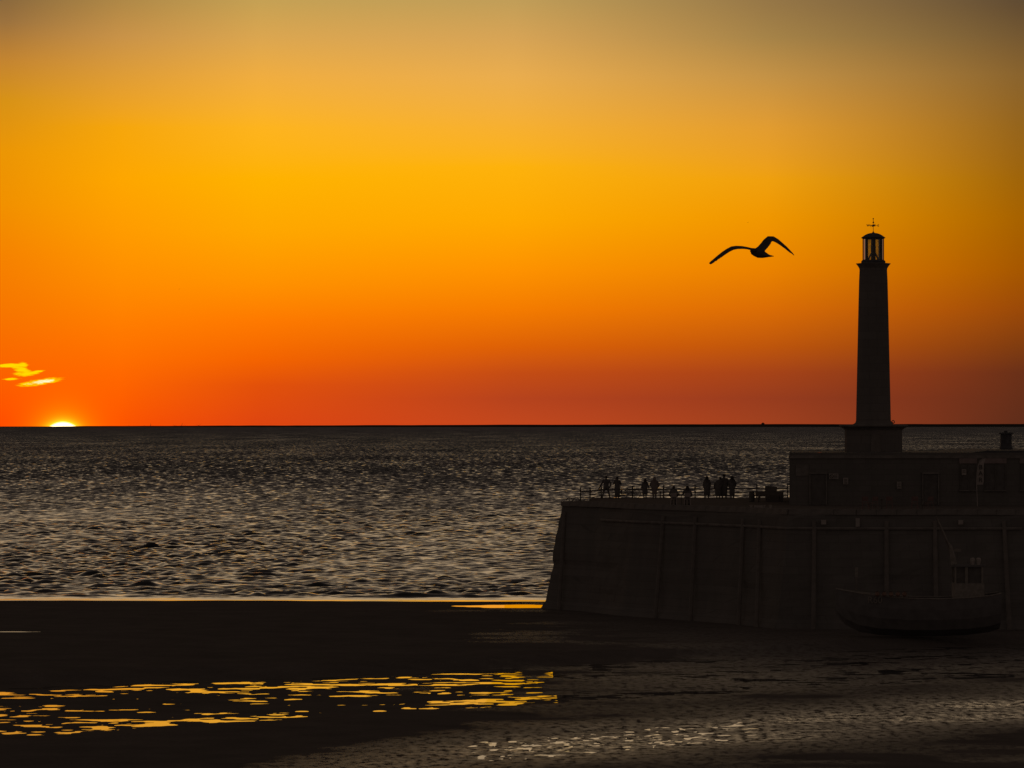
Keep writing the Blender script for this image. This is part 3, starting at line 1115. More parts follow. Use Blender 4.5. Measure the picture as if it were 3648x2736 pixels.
# rail bracket at the foot of the shaft
MB().torus((lr(70), 0, lz(1503)), lr(5), 0.03, 'y', 18, 6).bar((lr(66), 0, lz(1511)), (lr(69), 0, lz(1503)), 0.03, 6).build('floodlight', M_IRON, lh)

# ------------------------------------------------------------------ railing along the seaward edge
RD = 334.0
rail = empty('railing', (0, 0, DECK))
tag(rail, 'black iron railing with ball-topped posts along the far pier edge', 'railing')
post_me = MB().lathe([(0.075, 0), (0.075, 0.05), (0.05, 0.08), (0.045, 0.40), (0.075, 0.43), (0.075, 0.50), (0.045, 0.53), (0.043, 0.72), (0.07, 0.75),
                      (0.07, 0.80), (0.04, 0.83), (0.05, 0.88), (0.066, 0.93), (0.05, 0.98), (0.012, 1.0)], 10)
post_me = mesh('post', post_me.v, post_me.f, M_IRON, True)
posts = [(2068, 323.6, 1735), (2102, 323.4, 1736), (2142, RD, 1729.5)]
for k, px in enumerate((2253, 2364, 2476, 2587, 2696, 2806)):
    posts.append((px, RD, 1729.5 - 0.0105 * (px - 2253)))
pts = []
for px, D, yt in posts:
    p = W(px, yt, D)
    o = link('post', post_me, rail, (p.x, p.y, 0.0))
    o.scale = (1, 1, (p.z - DECK) / 1.0)
    pts.append((p.x, p.y, p.z - DECK))
# side run back to the corner of the deck
for i in range(len(pts) - 1):
    (xa_, ya_, ha), (xb_, yb_, hb) = pts[i], pts[i + 1]
    for fr, rr in ((0.67, 0.050), (0.43, 0.034), (0.20, 0.038)):
        if i == 0 and fr == 0.43:
            continue
        MB().bar((xa_, ya_, ha * fr), (xb_, yb_, hb * fr), rr, 8).build('rail', M_IRON, rail)
p9 = ((XLb + 0.05), RD, pts[-1][2])
for fr, rr in ((0.67, 0.050), (0.43, 0.034), (0.20, 0.038)):
    MB().bar((pts[-1][0], RD, pts[-1][2] * fr), (p9[0], RD, p9[2] * fr), rr, 8).build('rail', M_IRON, rail)

# hoops on the pier end
for i, (px, lab) in enumerate(((2028.5, 'leftmost low iron hoop on the pier end'), (2052.5, 'low iron hoop on the pier end nearest the first railing post'))):
    q = W(px, 1783, 321.5)
    r_ = 10.5 / F * 321.5
    tag(MB().torus((q.x, q.y, DECK + 0.03), r_, 0.035, 'y', 18, 6, 0.0, math.pi).build('iron_hoop', M_IRON), lab, 'hoop', 'iron hoops on the pier end')
    MB().bar((q.x - r_ * 0.2, q.y, DECK), (q.x + r_ * 0.15, q.y, DECK + 0.10), 0.03, 6).build('foot', M_IRON, bpy.data.objects['iron_hoop' if i == 0 else 'iron_hoop.001'])

# ------------------------------------------------------------------ people


def remeshed(name, mb, voxel, ratio, mats, samples=None):
    """Fuse closed shapes into one continuous skin, then thin it out."""
    tmp = link('tmp', mesh('tmp', mb.v, mb.f, None))
    bm = bmesh.new()
    bm.from_mesh(tmp.data)
    bmesh.ops.recalc_face_normals(bm, faces=bm.faces)
    bm.to_mesh(tmp.data)
    bm.free()
    m = tmp.modifiers.new('r', 'REMESH')
    m.mode = 'VOXEL'
    m.voxel_size = voxel
    s = tmp.modifiers.new('s', 'SMOOTH')
    s.iterations = 2
    s.factor = 0.4
    if ratio < 1:
        d = tmp.modifiers.new('d', 'DECIMATE')
        d.ratio = ratio
    dg = bpy.context.evaluated_depsgraph_get()
    dg.update()
    me = bpy.data.meshes.new_from_object(tmp.evaluated_get(dg))
    old = tmp.data
    bpy.data.objects.remove(tmp)
    bpy.data.meshes.remove(old)
    me.name = name
    me.materials.clear()
    for q in mats:
        me.materials.append(q)
    n_ = len(me.polygons)
    if samples is not None and n_:
        c = np.zeros(n_ * 3, dtype=np.float32)
        me.polygons.foreach_get('center', c)
        c = c.reshape(-1, 3)
        S = np.array([s_[:3] for s_ in samples], dtype=np.float32)
        rr = np.array([s_[3] for s_ in samples], dtype=np.float32)
        idx = np.array([s_[4] for s_ in samples], dtype=np.int32)
        best = np.full(n_, 1e9, dtype=np.float32)
        out = np.zeros(n_, dtype=np.int32)
        for p, r1, k in zip(S, rr, idx):
            d = np.linalg.norm(c - p, axis=1) - r1
            hit = d < best
            best[hit] = d[hit]
            out[hit] = k
        me.polygons.foreach_set('material_index', out)
    me.polygons.foreach_set('use_smooth', np.ones(n_, dtype=bool))
    me.update()
    return me


SKIN, HAIR, TOP_, LEGS, SHOE = range(5)


class Body:
    def __init__(self):
        self.mb = MB()
        self.s = []
        self.fat = 1.0

    def limb(self, pts_, rad, k, seg=10):
        for i in range(len(pts_) - 1):
            self.mb.cap(pts_[i], pts_[i + 1], rad[i] * self.fat, rad[i + 1] * self.fat, seg)
            for t_ in np.linspace(0, 1, 6):
                p = Vector(pts_[i]).lerp(Vector(pts_[i + 1]), t_)
                self.s.append((p.x, p.y, p.z, rad[i] + (rad[i + 1] - rad[i]) * t_, k))

    def shell(self, path, radii, k, seg=16):
        self.mb.loft(path, radii, seg)
        for i in range(len(path)):
            p = Vector(path[i])
            r = radii[i]
            r = r if isinstance(r, tuple) else (r, r)
            for sx_ in (-1, -0.5, 0, 0.5, 1):
                rr = min(r)
                self.s.append((p.x + sx_ * max(r[0] - rr, 0), p.y, p.z, rr, k))

    def ball(self, c, r, k, ry=None, rz=None):
        self.mb.ball(c, r, ry, rz)
        self.s.append((c[0], c[1], c[2], r, k))

    def hand(self, wrist, d, thumb_side, curl=0.5):
        """Palm, four unequal bent fingers, and a thumb from the side of the palm."""
        w = Vector(wrist)
        d = Vector(d).normalized()
        side = d.cross(Vector((0, 1, 0)))
        if side.length < 0.2:
            side = Vector((1, 0, 0))
        side.normalize()
        bendv = side.cross(d).normalized()
        pc = w + d * 0.085
        self.mb.loft([w, w + d * 0.03, pc], [(0.026, 0.02), (0.040, 0.018), (0.042, 0.015)], 8)
        self.s.append((*(w + d * 0.05), 0.035, SKIN))
        for i, L in enumerate((0.068, 0.078, 0.073, 0.058)):
            b0 = pc + side * (0.030 - 0.020 * i) - d * 0.012
            m1 = b0 + d * L * 0.55 + bendv * L * 0.15 * curl
            m2 = m1 + (d * (1 - 0.5 * curl) + bendv * curl).normalized() * L * 0.5
            self.limb([b0, m1, m2], [0.010, 0.0095, 0.0085], SKIN, 6)
        t0 = w + d * 0.03 + side * (0.034 * thumb_side)
        t1 = t0 + (d * 0.6 + side * 0.8 * thumb_side).normalized() * 0.042
        t2 = t1 + (d * 0.95 + side * 0.2 * thumb_side).normalized() * 0.036
        self.limb([t0, t1, t2], [0.013, 0.0115, 0.010], SKIN, 6)


def person(px, D, ytop, label, head=None, lean=0.0, feet=(-0.10, 0.10), arms=None, coat=None, hood=False, hair=False, hat=False,
           top_m=None, leg_m=None, bulk=1.0, seated=False, base_z=DECK, facing=0.0, turn=0.0):
    base = W(px, 0, D)
    hpx = H - (ytop - YE) / F * D - base_z
    full = hpx / 0.76 if seated else hpx
    sc_ = full / 1.78
    B = Body()
    bk = bulk
    hz = 0.50 if seated else 0.93           # hip height
    dz = hz - 0.93
    sh = 1.47 + dz                          # shoulder height
    hx = lean if head is None else head
    sx0 = lean * 0.75
    HS = 1.2
    # torso, chest to pelvis
    B.shell([(0, 0, hz - 0.12), (0, 0, hz), (sx0 * 0.3, 0.0, hz + 0.14), (sx0 * 0.6, 0.0, hz + 0.30), (sx0 * 0.9, 0, hz + 0.44), (sx0, 0.0, sh), (sx0 + (hx - sx0) * 0.4, 0.01, sh + 0.07)],
            [(0.135 * bk, 0.10), (0.175 * bk, 0.125), (0.155 * bk, 0.115), (0.175 * bk, 0.125), (0.195 * bk, 0.125), (0.165 * bk, 0.095), (0.065, 0.065)], TOP_)
    # neck and head
    B.limb([(sx0 + (hx - sx0) * 0.4, 0.01, sh + 0.02), (hx, 0.03, sh + 0.12)], [0.085, 0.070], TOP_)
    B.mb.loft([(sx0, 0, sh - 0.12), (sx0 + (hx - sx0) * 0.3, 0, sh + 0.02), (hx, 0.01, sh + 0.10)], [(0.20 * bk, 0.11), (0.15 * bk, 0.10), (0.06, 0.06)], 14)
    hc = (hx, 0.035, sh + 0.205)
    B.ball(hc, 0.078 * HS, SKIN, 0.098 * HS, 0.122)
    B.limb([(hx, 0.06, sh + 0.14), (hx, 0.10, sh + 0.12)], [0.05, 0.035], SKIN)        # jaw
    B.limb([(hx, 0.128, sh + 0.215), (hx, 0.146, sh + 0.18)], [0.012, 0.017], SKIN, 6)  # nose
    B.limb([(hx - 0.022, 0.122, sh + 0.148), (hx + 0.022, 0.122, sh + 0.148)], [0.010, 0.010], SKIN, 6)  # mouth
    for s_ in (-1, 1):
        B.limb([(hx + s_ * 0.080, 0.03, sh + 0.22), (hx + s_ * 0.082, 0.025, sh + 0.175)], [0.016, 0.012], SKIN, 6)  # ears
        B.limb([(hx + s_ * 0.020, 0.125, sh + 0.235), (hx + s_ * 0.045, 0.118, sh + 0.235)], [0.011, 0.010], SKIN, 6)  # brows
    B.ball((hx, 0.015, sh + 0.225), 0.090 * HS, HAIR, 0.100 * HS, 0.098)
    if hair:
        B.shell([(hx, -0.03, sh + 0.27), (hx, -0.05, sh + 0.18), (hx * 0.98, -0.07, sh + 0.04), (hx * 0.9, -0.085, sh - 0.14)],
                [(0.105, 0.07), (0.128, 0.075), (0.150, 0.065), (0.125, 0.040)], HAIR)
    if hood:
        B.shell([(hx, 0.0, sh + 0.335), (hx, 0.0, sh + 0.29), (hx, 0.0, sh + 0.20), (hx * 0.97, -0.01, sh + 0.09), (sx0, -0.01, sh + 0.0), (sx0, 0, sh - 0.10)],
                [(0.05, 0.05), (0.105, 0.11), (0.135, 0.125), (0.135, 0.12), (0.165 * bk, 0.115), (0.215 * bk, 0.12)], TOP_)
    if hat:
        B.shell([(hx, 0.02, sh + 0.255), (hx, 0.02, sh + 0.275), (hx, 0.02, sh + 0.34), (hx, 0.02, sh + 0.35)],
                [(0.130, 0.15), (0.120, 0.13), (0.118, 0.12), (0.10, 0.10)], HAIR)
    # legs
    B.fat = 1.22
    if seated:
        for s_ in (-1, 1):
            B.limb([(s_ * 0.10, 0.0, hz - 0.02), (s_ * 0.14, 0.42, hz + 0.0), (s_ * 0.13, 0.40, 0.09)], [0.088, 0.065, 0.045], LEGS)
            B.limb([(s_ * 0.13, 0.38, 0.06), (s_ * 0.14, 0.56, 0.035)], [0.048, 0.036], SHOE)
    else:
        for s_, fx_ in ((-1, feet[0]), (1, feet[1])):
            kx = (s_ * 0.09) * 0.45 + fx_ * 0.55
            B.limb([(s_ * 0.088, 0.0, hz - 0.02), (kx, 0.025, 0.50), (fx_, -0.01, 0.10)], [0.092 * bk, 0.062, 0.046], LEGS)
            B.limb([(fx_, -0.035, 0.05), (fx_ + s_ * 0.02, 0.17, 0.036)], [0.048, 0.036], SHOE)
    # coat skirt
    if coat:
        zc, wt, wb = coat
        B.shell([(sx0, 0, sh + 0.005), (sx0, 0, sh - 0.06), (sx0 * 0.8, 0, sh - 0.25), (sx0 * 0.4, 0, hz + 0.1), (0, 0, hz - 0.12), (0, 0, (zc + hz) / 2 - 0.05), (0, 0, zc)],
                [(0.10, 0.075), (0.175 * bk, 0.12), (0.20 * wt, 0.14), (0.19 * wt, 0.14), (0.215 * (wt + wb) / 2, 0.15), (0.215 * wb, 0.155), (0.22 * wb, 0.15)], TOP_)
    # arms
    if arms is None:
        arms = [((-0.28, 0.02, 1.17), (-0.265, 0.09, 0.93)), ((0.28, 0.02, 1.17), (0.265, 0.09, 0.93))]
    for s_, (el, wr) in zip((-1, 1), arms):
        B.fat = 1.25
        sp_ = (sx0 + s_ * 0.175 * bk, 0, sh - 0.03)
        el = (el[0], el[1], el[2] + dz)
        wr = (wr[0], wr[1], wr[2] + dz)
        B.limb([sp_, el, wr], [0.068, 0.054, 0.042], TOP_)
        d = Vector(wr) - Vector(el)
        B.fat = 1.0
        B.hand(wr, d, -s_)
    for i in range(len(B.mb.v)):
        B.mb.v[i] = B.mb.v[i] * sc_
    B.s = [(a * sc_, b_ * sc_, c * sc_, r * sc_, k) for a, b_, c, r, k in B.s]
    me = remeshed('person', B.mb, 0.013, 0.12, [M_SKIN, M_HAIR, top_m or M_JACKET, leg_m or M_TROUSER, M_SHOE], B.s)
    o = link('person', me, None, (base.x, base.y, base_z))
    o.rotation_euler = (0, 0, turn)
    tag(o, label, 'person', 'people watching the sunset from the pier')
    return o


PD = 333.15
person(2159.5, PD, 1696, 'standing person with legs apart, one arm stretched out to the railing', bulk=1.25, feet=(-0.31, 0.28),
       arms=[((-0.38, 0.18, 1.12), (-0.56, 0.50, 0.80)), ((0.37, -0.04, 1.16), (0.30, 0.06, 0.90))])
person(2199, PD - 0.3, 1698, 'person in a long dark coat raising both hands to the face', coat=(0.10, 1.15, 1.05), head=0.0,
       arms=[((-0.30, 0.14, 1.18), (-0.13, 0.22, 1.48)), ((0.31, 0.14, 1.17), (0.05, 0.24, 1.45))])
person(2297.5, PD - 0.2, 1706, 'shorter long-haired person in a flared coat left of the hooded figure', coat=(0.34, 1.25, 1.12), hair=True, head=0.03,
       arms=[((-0.29, 0.02, 1.15), (-0.31, 0.06, 0.92)), ((0.31, 0.02, 1.15), (0.36, 0.06, 0.95))], bulk=0.92)
person(2331.5, PD - 0.2, 1699.5, 'hooded person in a bulky brown jacket with elbows out', coat=(0.30, 1.55, 0.98), hood=True, top_m=M_COAT, bulk=1.15,
       arms=[((-0.36, 0.03, 1.14), (-0.24, 0.20, 0.96)), ((0.40, 0.03, 1.12), (0.30, 0.18, 0.93))], feet=(-0.11, 0.11))
person(2518.5, PD - 0.2, 1696, 'slim long-haired person in a knee-length coat standing alone mid-railing', coat=(0.26, 1.25, 1.15), hair=True, bulk=0.95, feet=(-0.16, 0.12))
person(2558, PD - 0.35, 1699, 'stooping person leaning in against the tall hatted man', coat=(0.20, 1.45, 1.2), head=0.17, lean=0.14, bulk=1.1, feet=(-0.10, 0.10),
       arms=[((-0.30, 0.05, 1.14), (-0.30, 0.12, 0.88)), ((0.36, 0.10, 1.20), (0.30, 0.20, 1.02))])
person(2579.5, PD - 0.1, 1690, 'tall broad person in a flat-topped hat, tallest on the pier', hat=True, bulk=1.2, coat=(0.24, 1.4, 1.1), feet=(-0.12, 0.13),
       arms=[((-0.31, -0.02, 1.2), (-0.36, -0.08, 1.0)), ((0.36, 0.02, 1.18), (0.27, 0.10, 0.95))])
person(2608, PD - 0.25, 1696, 'long-haired person in a straight coat, rightmost of the standing people', coat=(0.20, 1.2, 1.0), hair=True, bulk=1.0, feet=(-0.09, 0.12),
       arms=[((-0.27, 0.02, 1.17), (-0.24, 0.10, 0.94)), ((0.30, 0.02, 1.17), (0.26, 0.12, 0.96))], head=0.0)
SD = 305.6
person(2400, SD, 1732, 'seated person, left of the two on chairs', seated=True, bulk=1.1,
       arms=[((-0.30, 0.06, 1.18), (-0.24, 0.26, 1.06)), ((0.30, 0.06, 1.18), (0.26, 0.28, 1.05))])
person(2448.5, SD - 0.2, 1731, 'seated person holding one hand up to the face, right of the two on chairs', seated=True, hair=True, bulk=1.12,
       arms=[((-0.30, 0.16, 1.20), (-0.18, 0.22, 1.46)), ((0.31, 0.06, 1.16), (0.27, 0.26, 1.05))])

# bag on the hip of the person in the long coat
bq = W(2214.0, 1752, PD - 0.3)
bag = MB().loft([(0, 0, -0.19), (0, 0, -0.15), (0, 0, 0.08), (0, 0, 0.14)], [(0.07, 0.10), (0.085, 0.13), (0.075, 0.12), (0.05, 0.09)], 12).build('shoulder_bag', M_JACKET, None, bq)
tag(bag, 'dark shoulder bag hanging at the hip of the long-coated person', 'bag')
MB().bar((0, 0, 0.12), (-0.10, 0.0, 0.62), 0.012, 6).build('strap', M_BLACK, bag)

# ------------------------------------------------------------------ furniture on the pier


def chair(px, D, label, m=M_METAL, group=None, rz=0.0, h=0.44):
    p = W(px, 0, D)
    e = empty('chair', (p.x, D, DECK), rz)
    tag(e, label, 'chair', group)
    MB().box(-0.22, 0.22, -0.21, 0.23, h - 0.025, h + 0.01).build('seat', m, e)
    MB().add([(-0.21, -0.20, h + 0.14), (0.21, -0.20, h + 0.14), (0.21, -0.27, h + 0.44), (-0.21, -0.27, h + 0.44),
              (-0.21, -0.18, h + 0.14), (0.21, -0.18, h + 0.14), (0.21, -0.25, h + 0.44), (-0.21, -0.25, h + 0.44)],
             [(0, 1, 2, 3), (7, 6, 5, 4), (0, 4, 5, 1), (1, 5, 6, 2), (2, 6, 7, 3), (3, 7, 4, 0)]).build('backrest', m, e)
    for sx_ in (-1, 1):
        MB().bar((sx_ * 0.19, 0.20, h - 0.02), (sx_ * 0.22, 0.24, 0), 0.018, 6).build('leg', m, e)
        MB().loft([(sx_ * 0.22, -0.26, 0), (sx_ * 0.19, -0.19, h), (sx_ * 0.20, -0.26, h + 0.44)], [0.018] * 3, 6).build('leg', m, e)
    return e


def plain_chair(px, D, label, m, grp):
    return chair(px, D, label, m, grp)


chair(2400, SD + 0.02, 'pale metal chair under the left seated person', M_METAL)
chair(2448.5, SD - 0.18, 'pale metal chair under the right seated person', M_METAL)
tp = W(2427, 0, 307.5)
tb = empty('cafe_table', (tp.x, 307.5, DECK))
tag(tb, 'small round table between the two seated people', 'table')
MB().lathe([(0.30, 0.70), (0.31, 0.715), (0.30, 0.73)], 20).build('table_top', M_TIMBER, tb)
MB().lathe([(0.20, 0.0), (0.18, 0.03), (0.03, 0.05), (0.03, 0.70)], 12).build('pedestal', M_IRON, tb)
bt = MB().lathe([(0.04, 0.0), (0.042, 0.16), (0.018, 0.21), (0.018, 0.27)], 12).build('bottle', M_BLACK, None, (W(2419, 0, 307.5).x, 307.5, DECK + 0.732))
tag(bt, 'dark bottle standing on the small round table', 'bottle')
bo = W(2352, 0, 330.0)
bol = MB().lathe([(0.06, 0.0), (0.05, 0.04), (0.045, 0.42), (0.075, 0.47), (0.085, 0.53), (0.06, 0.60), (0.01, 0.61)], 12).build('bollard', M_IRON, None, (bo.x, 330.0, DECK))
tag(bol, 'short round-topped iron bollard right of the hooded person', 'bollard')

# picnic table with planked top
pt = empty('picnic_table', (W(2741, 0, 318).x, 318.0, DECK))
tag(pt, 'wooden picnic table near the building corner', 'table')
for k in range(5):
    MB().box(-1.05, 1.05, -0.36 + k * 0.147, -0.36 + k * 0.147 + 0.137, 0.755, 0.80).build('plank', M_TIMBER, pt)
for s_ in (-1, 1):
    for k in range(2):
        MB().box(-1.05, 1.05, s_ * 0.70 - 0.14 + k * 0.142, s_ * 0.70 - 0.14 + k * 0.142 + 0.132, 0.415, 0.45).build('bench_plank', M_TIMBER, pt)
    for t_ in (-1, 1):
        MB().loft([(s_ * 0.8, t_ * 0.20, 0.75), (s_ * 0.8, t_ * 0.62, 0.0)], [(0.045, 0.06)] * 2, 6).build('leg', M_TIMBER, pt)
    MB().box(s_ * 0.8 + 0.05, s_ * 0.8 + 0.09, -0.82, 0.82, 0.32, 0.41).build('crossbar', M_TIMBER, pt)
for y_ in (-0.37, 0.345):
    MB().box(-1.04, 1.04, y_, y_ + 0.025, 0.50, 0.752).build('apron', M_TIMBER, pt)
cr = empty('crate', (W(2746.5, 0, 318).x, 318.0, DECK + 0.802))
tag(cr, 'dark slatted crate lying on the picnic table', 'crate')
for k in range(3):
    for y_ in (-0.25, 0.23):
        MB().box(-0.44, 0.44, y_, y_ + 0.02, 0.015 + k * 0.118, 0.125 + k * 0.118).build('slat', M_TIMBER, cr)
for s_ in (-1, 1):
    MB().box(s_ * 0.43 - 0.012, s_ * 0.43 + 0.012, -0.226, 0.226, 0.01, 0.365).build('end_panel', M_TIMBER, cr)
MB().box(-0.43, 0.43, -0.226, 0.226, 0.001, 0.012).build('base', M_TIMBER, cr)
cw = W(2758, 0, 320.5).x
chs = MB().box(-0.68, 0.68, -0.3, 0.3, 0.0, 0.70).build('storage_chest', M_TIMBER, None, (cw, 320.5, DECK))
tag(chs, 'closed wooden chest behind the right end of the picnic table', 'chest')
MB().box(-0.71, 0.71, -0.33, 0.33, 0.703, 0.78).build('lid', M_TIMBER, chs)
kg = MB().lathe([(0.19, 0), (0.21, 0.04), (0.20, 0.10), (0.225, 0.30), (0.225, 0.50), (0.20, 0.70), (0.21, 0.76), (0.17, 0.80)], 20).build('barrel', M_IRON, None, (W(2678, 0, 318).x, 318, DECK))
tag(kg, 'upright dark barrel at the left end of the picnic table', 'barrel')
for k, (px, w_, lab) in enumerate(((2676, 0.12, 'leftmost small pale pot on the pier edge'), (2702, 0.30, 'wide low pale trough between small pots on the pier edge'),
                                    (2722, 0.10, 'small pale pot right of the low trough on the pier edge'), (2744, 0.11, 'small pale pot on the pier edge furthest right'))):
    q = Vector(deckpt(px, 1810.2))
    if k == 1:
        o = MB().box(-w_, w_, -0.09, 0.09, 0, 0.17).box(-w_ - 0.015, w_ + 0.015, -0.105, 0.105, 0.172, 0.20).build('trough', M_WHITE, None, (q.x, q.y, DECK))
        tag(o, lab, 'trough')
    else:
        o = MB().lathe([(w_ * 0.65, 0), (w_ * 0.9, 0.18), (w_, 0.181), (w_, 0.22), (w_ * 0.8, 0.221)], 14).build('plant_pot', M_WHITE, None, (q.x, q.y, DECK))
        tag(o, lab, 'pot', 'pots on the pier edge')

# red-legged chairs outside the building
for px, lab in ((3083, 'leftmost reddish chair outside the building below the lighthouse'), (3113, 'reddish chair second from the left outside the building'),
                (3168, 'reddish chair third from the left outside the building'), (3258, 'reddish chair fourth from the left outside the building'),
                (3310, 'rightmost reddish chair outside the building')):
    chair(px, 290.6, lab, M_PLASTIC, 'reddish chairs outside the building', R(random.uniform(-20, 20)))
for px, lab in ((3141, 'round dark table between the third and second reddish chairs'), (3285, 'round dark table between the two right-hand reddish chairs')):
    e = empty('bistro_table', (W(px, 0, 290.8).x, 290.8, DECK))
    tag(e, lab, 'table', 'dark tables outside the building')
    MB().lathe([(0.26, 0.70), (0.27, 0.715), (0.26, 0.73)], 20).build('table_top', M_IRON, e)
    MB().lathe([(0.2, 0.0), (0.18, 0.03), (0.03, 0.05), (0.03, 0.70)], 12).build('pedestal', M_IRON, e)

# bicycle propped on the railing
by = empty('bicycle', (W(2245, 0, 333.5).x, 333.55, DECK), 0.0)
tag(by, 'bicycle leaning on the railing between the long-coated person and the flared coat', 'bicycle')
for s_ in (-1, 1):
    wl = MB().torus((s_ * 0.52, 0, 0.335), 0.315, 0.02, 'y', 28, 6).build('wheel', M_BLACK, by)
    sp_ = MB()
    for k in range(8):
        a = 2 * math.pi * k / 8
        sp_.bar((s_ * 0.52, 0, 0.335), (s_ * 0.52 + 0.31 * math.cos(a), 0, 0.335 + 0.31 * math.sin(a)), 0.003, 4)
    sp_.build('spokes', M_METAL, wl)
MB().bar((-0.52, 0, 0.335), (-0.12, 0, 0.30), 0.014).bar((-0.12, 0, 0.30), (-0.26, 0, 0.78), 0.016).bar((-0.12, 0, 0.30), (0.36, 0, 0.72), 0.018) \
    .bar((-0.24, 0, 0.72), (0.36, 0, 0.78), 0.016).bar((-0.52, 0, 0.335), (-0.24, 0, 0.74), 0.012).bar((0.34, 0, 0.84), (0.52, 0, 0.335), 0.015).build('frame', M_IRON, by)
MB().loft([(-0.40, 0, 0.80), (-0.30, 0, 0.82), (-0.14, 0, 0.81)], [(0.07, 0.025), (0.06, 0.03), (0.02, 0.02)], 8).build('saddle', M_BLACK, by)
MB().loft([(0.30, -0.28, 0.88), (0.36, -0.18, 0.90), (0.36, 0.18, 0.90), (0.30, 0.28, 0.88)], [0.014] * 4, 6).build('handlebar', M_IRON, by)
MB().torus((-0.12, -0.03, 0.30), 0.09, 0.012, 'y', 16, 5).bar((-0.12, -0.05, 0.30), (-0.02, -0.09, 0.16), 0.01).bar((-0.12, 0.03, 0.30), (-0.22, 0.08, 0.44), 0.01).build('crank', M_METAL, by)

# ------------------------------------------------------------------ fishing boat under the pier
BD = 276.0
bs = BD / F
bt0 = W(3275, 0, BD)
boat = empty('fishing_boat', (bt0.x, BD, 1.05))
tag(boat, 'dark fishing boat marked R60 lying under the pier wall', 'boat')


def bx(px):
    return (px - CX) * bs - bt0.x


def bz(y):
    return H - (y - YE) * bs - 1.05


# hull: bow to the left
st = [(2978, 0.05, 2098, 2190), (3010, 0.45, 2104, 2225), (3060, 0.95, 2112, 2250), (3130, 1.35, 2121, 2262), (3230, 1.60, 2129, 2266), (3340, 1.62, 2131, 2266),
      (3440, 1.5, 2127, 2262), (3520, 1.28, 2120, 2252), (3560, 1.1, 2112, 2240)]
V, Fc = [], []
for px, hw, ys, yk in st:
    zt, zk = bz(ys), bz(yk)
    for (fy, fzv) in ((-1.0, 1.0), (-0.97, 0.72), (-0.86, 0.45), (-0.58, 0.18), (0.0, 0.0), (0.58, 0.18), (0.86, 0.45), (0.97, 0.72), (1.0, 1.0)):
        V.append((bx(px), hw * fy, zk + (zt - zk) * fzv))
m_ = 9
for i in range(len(st) - 1):
    for k in range(m_ - 1):
        a = i * m_ + k
        Fc.append((a, a + 1, a + m_ + 1, a + m_))
Fc.append(tuple(range(m_ - 1, -1, -1)))
Fc.append(tuple((len(st) - 1) * m_ + k for k in range(m_)))
hull = link('hull', mesh('hull', V, Fc, M_HULL, False), boat)
V, Fc = [], []
for i, (px, hw, ys, yk) in enumerate(st):
    V += [(bx(px), -hw * 0.97, bz(ys) - 0.32), (bx(px), hw * 0.97, bz(ys) - 0.32)]
    if i:
        a = (i - 1) * 2
        Fc.append((a, a + 2, a + 3, a + 1))
link('deck', mesh('deck', V, Fc, M_TIMBER), boat)
for s_ in (-1, 1):
    MB().loft([(bx(p[0]), s_ * p[1], bz(p[2]) + 0.02) for p in st], [0.05] * len(st), 6).build('gunwale', M_CANVAS, boat)
for px in (3118, 3142, 3166, 3190, 3213):
    hw = np.interp(px, [p[0] for p in st], [p[1] for p in st])
    MB().loft([(bx(px), -hw - 0.13, bz(2104)), (bx(px), -hw - 0.17, bz(2108)), (bx(px), -hw - 0.17, bz(2116)), (bx(px), -hw - 0.15, bz(2121))], [0.06, 0.14, 0.15, 0.05], 10).build('fender', M_ORANGE, boat)
text('registration', 'R60', 0.62, M_CANVAS, hull, (bx(3110), -1.33, bz(2135)), (R(90), 0, R(-14)), 0.01)
# wheelhouse
wh = MB()
wx0, wx1 = bx(3395), bx(3500)
wh.box(wx0, wx1, -0.95, 0.95, bz(2128), bz(2076)).build('wheelhouse_base', M_CANVAS, boat)
for px in (3397, 3424, 3478 - 40, 3497):
    pass
for px in (3395, 3432, 3490):
    for yy in (-0.95, 0.87):
        MB().box(bx(px), bx(px + 10 if px == 3432 else px + 6), yy, yy + 0.08, bz(2076) + 0.002, bz(2018) - 0.002).build('window_post', M_CANVAS, boat)
MB().box(wx0 + 0.12, wx1 - 0.12, -0.88, 0.86, bz(2076) + 0.003, bz(2018) - 0.003).build('window', M_DARKIN, boat)
MB().box(wx0 - 0.12, wx1 + 0.12, -1.02, 1.02, bz(2018), bz(2012)).build('wheelhouse_roof', M_HULL, boat)
for px in (3462, 3483):
    MB().lathe([(0.10, bz(2012) + 0.004), (0.12, bz(2008)), (0.16, bz(1996)), (0.15, bz(1989)), (0.05, bz(1986))], 12, (bx(px), -0.4)).build('life_raft_canister', M_WHITE, boat)
# leaning mast with furled canvas
MB().loft([(bx(3404), -0.2, bz(2125)), (bx(3398), -0.2, bz(2010)), (bx(3370), -0.2, bz(1930)), (bx(3333), -0.2, bz(1838))], [0.07, 0.07, 0.055, 0.035], 8).build('mast', M_TIMBER, boat)
MB().loft([(bx(3396), -0.36, bz(2010)), (bx(3391), -0.36, bz(1980)), (bx(3385), -0.34, bz(1948)), (bx(3370), -0.31, bz(1920)), (bx(3352), -0.30, bz(1880)), (bx(3337), -0.30, bz(1846))],
          [(0.20, 0.09), (0.17, 0.09), (0.10, 0.07), (0.05, 0.05), (0.06, 0.045), (0.03, 0.03)], 10).build('furled_sail', M_CANVAS, boat)
MB().box(bx(3398), bx(3422), -0.3, -0.26, bz(1965), bz(1954)).build('nameboard', M_CANVAS, boat)
MB().loft([(bx(3049), -0.4, bz(2112)), (bx(3049), -0.4, bz(2022))], [0.05, 0.05], 8).build('bow_post', M_TIMBER, boat)
MB().box(bx(3044), bx(3054), -0.47, -0.33, bz(2055), bz(2020)).build('lamp_board', M_CANVAS, boat)

# ------------------------------------------------------------------ gulls
GD = 52.0
gs = GD / F


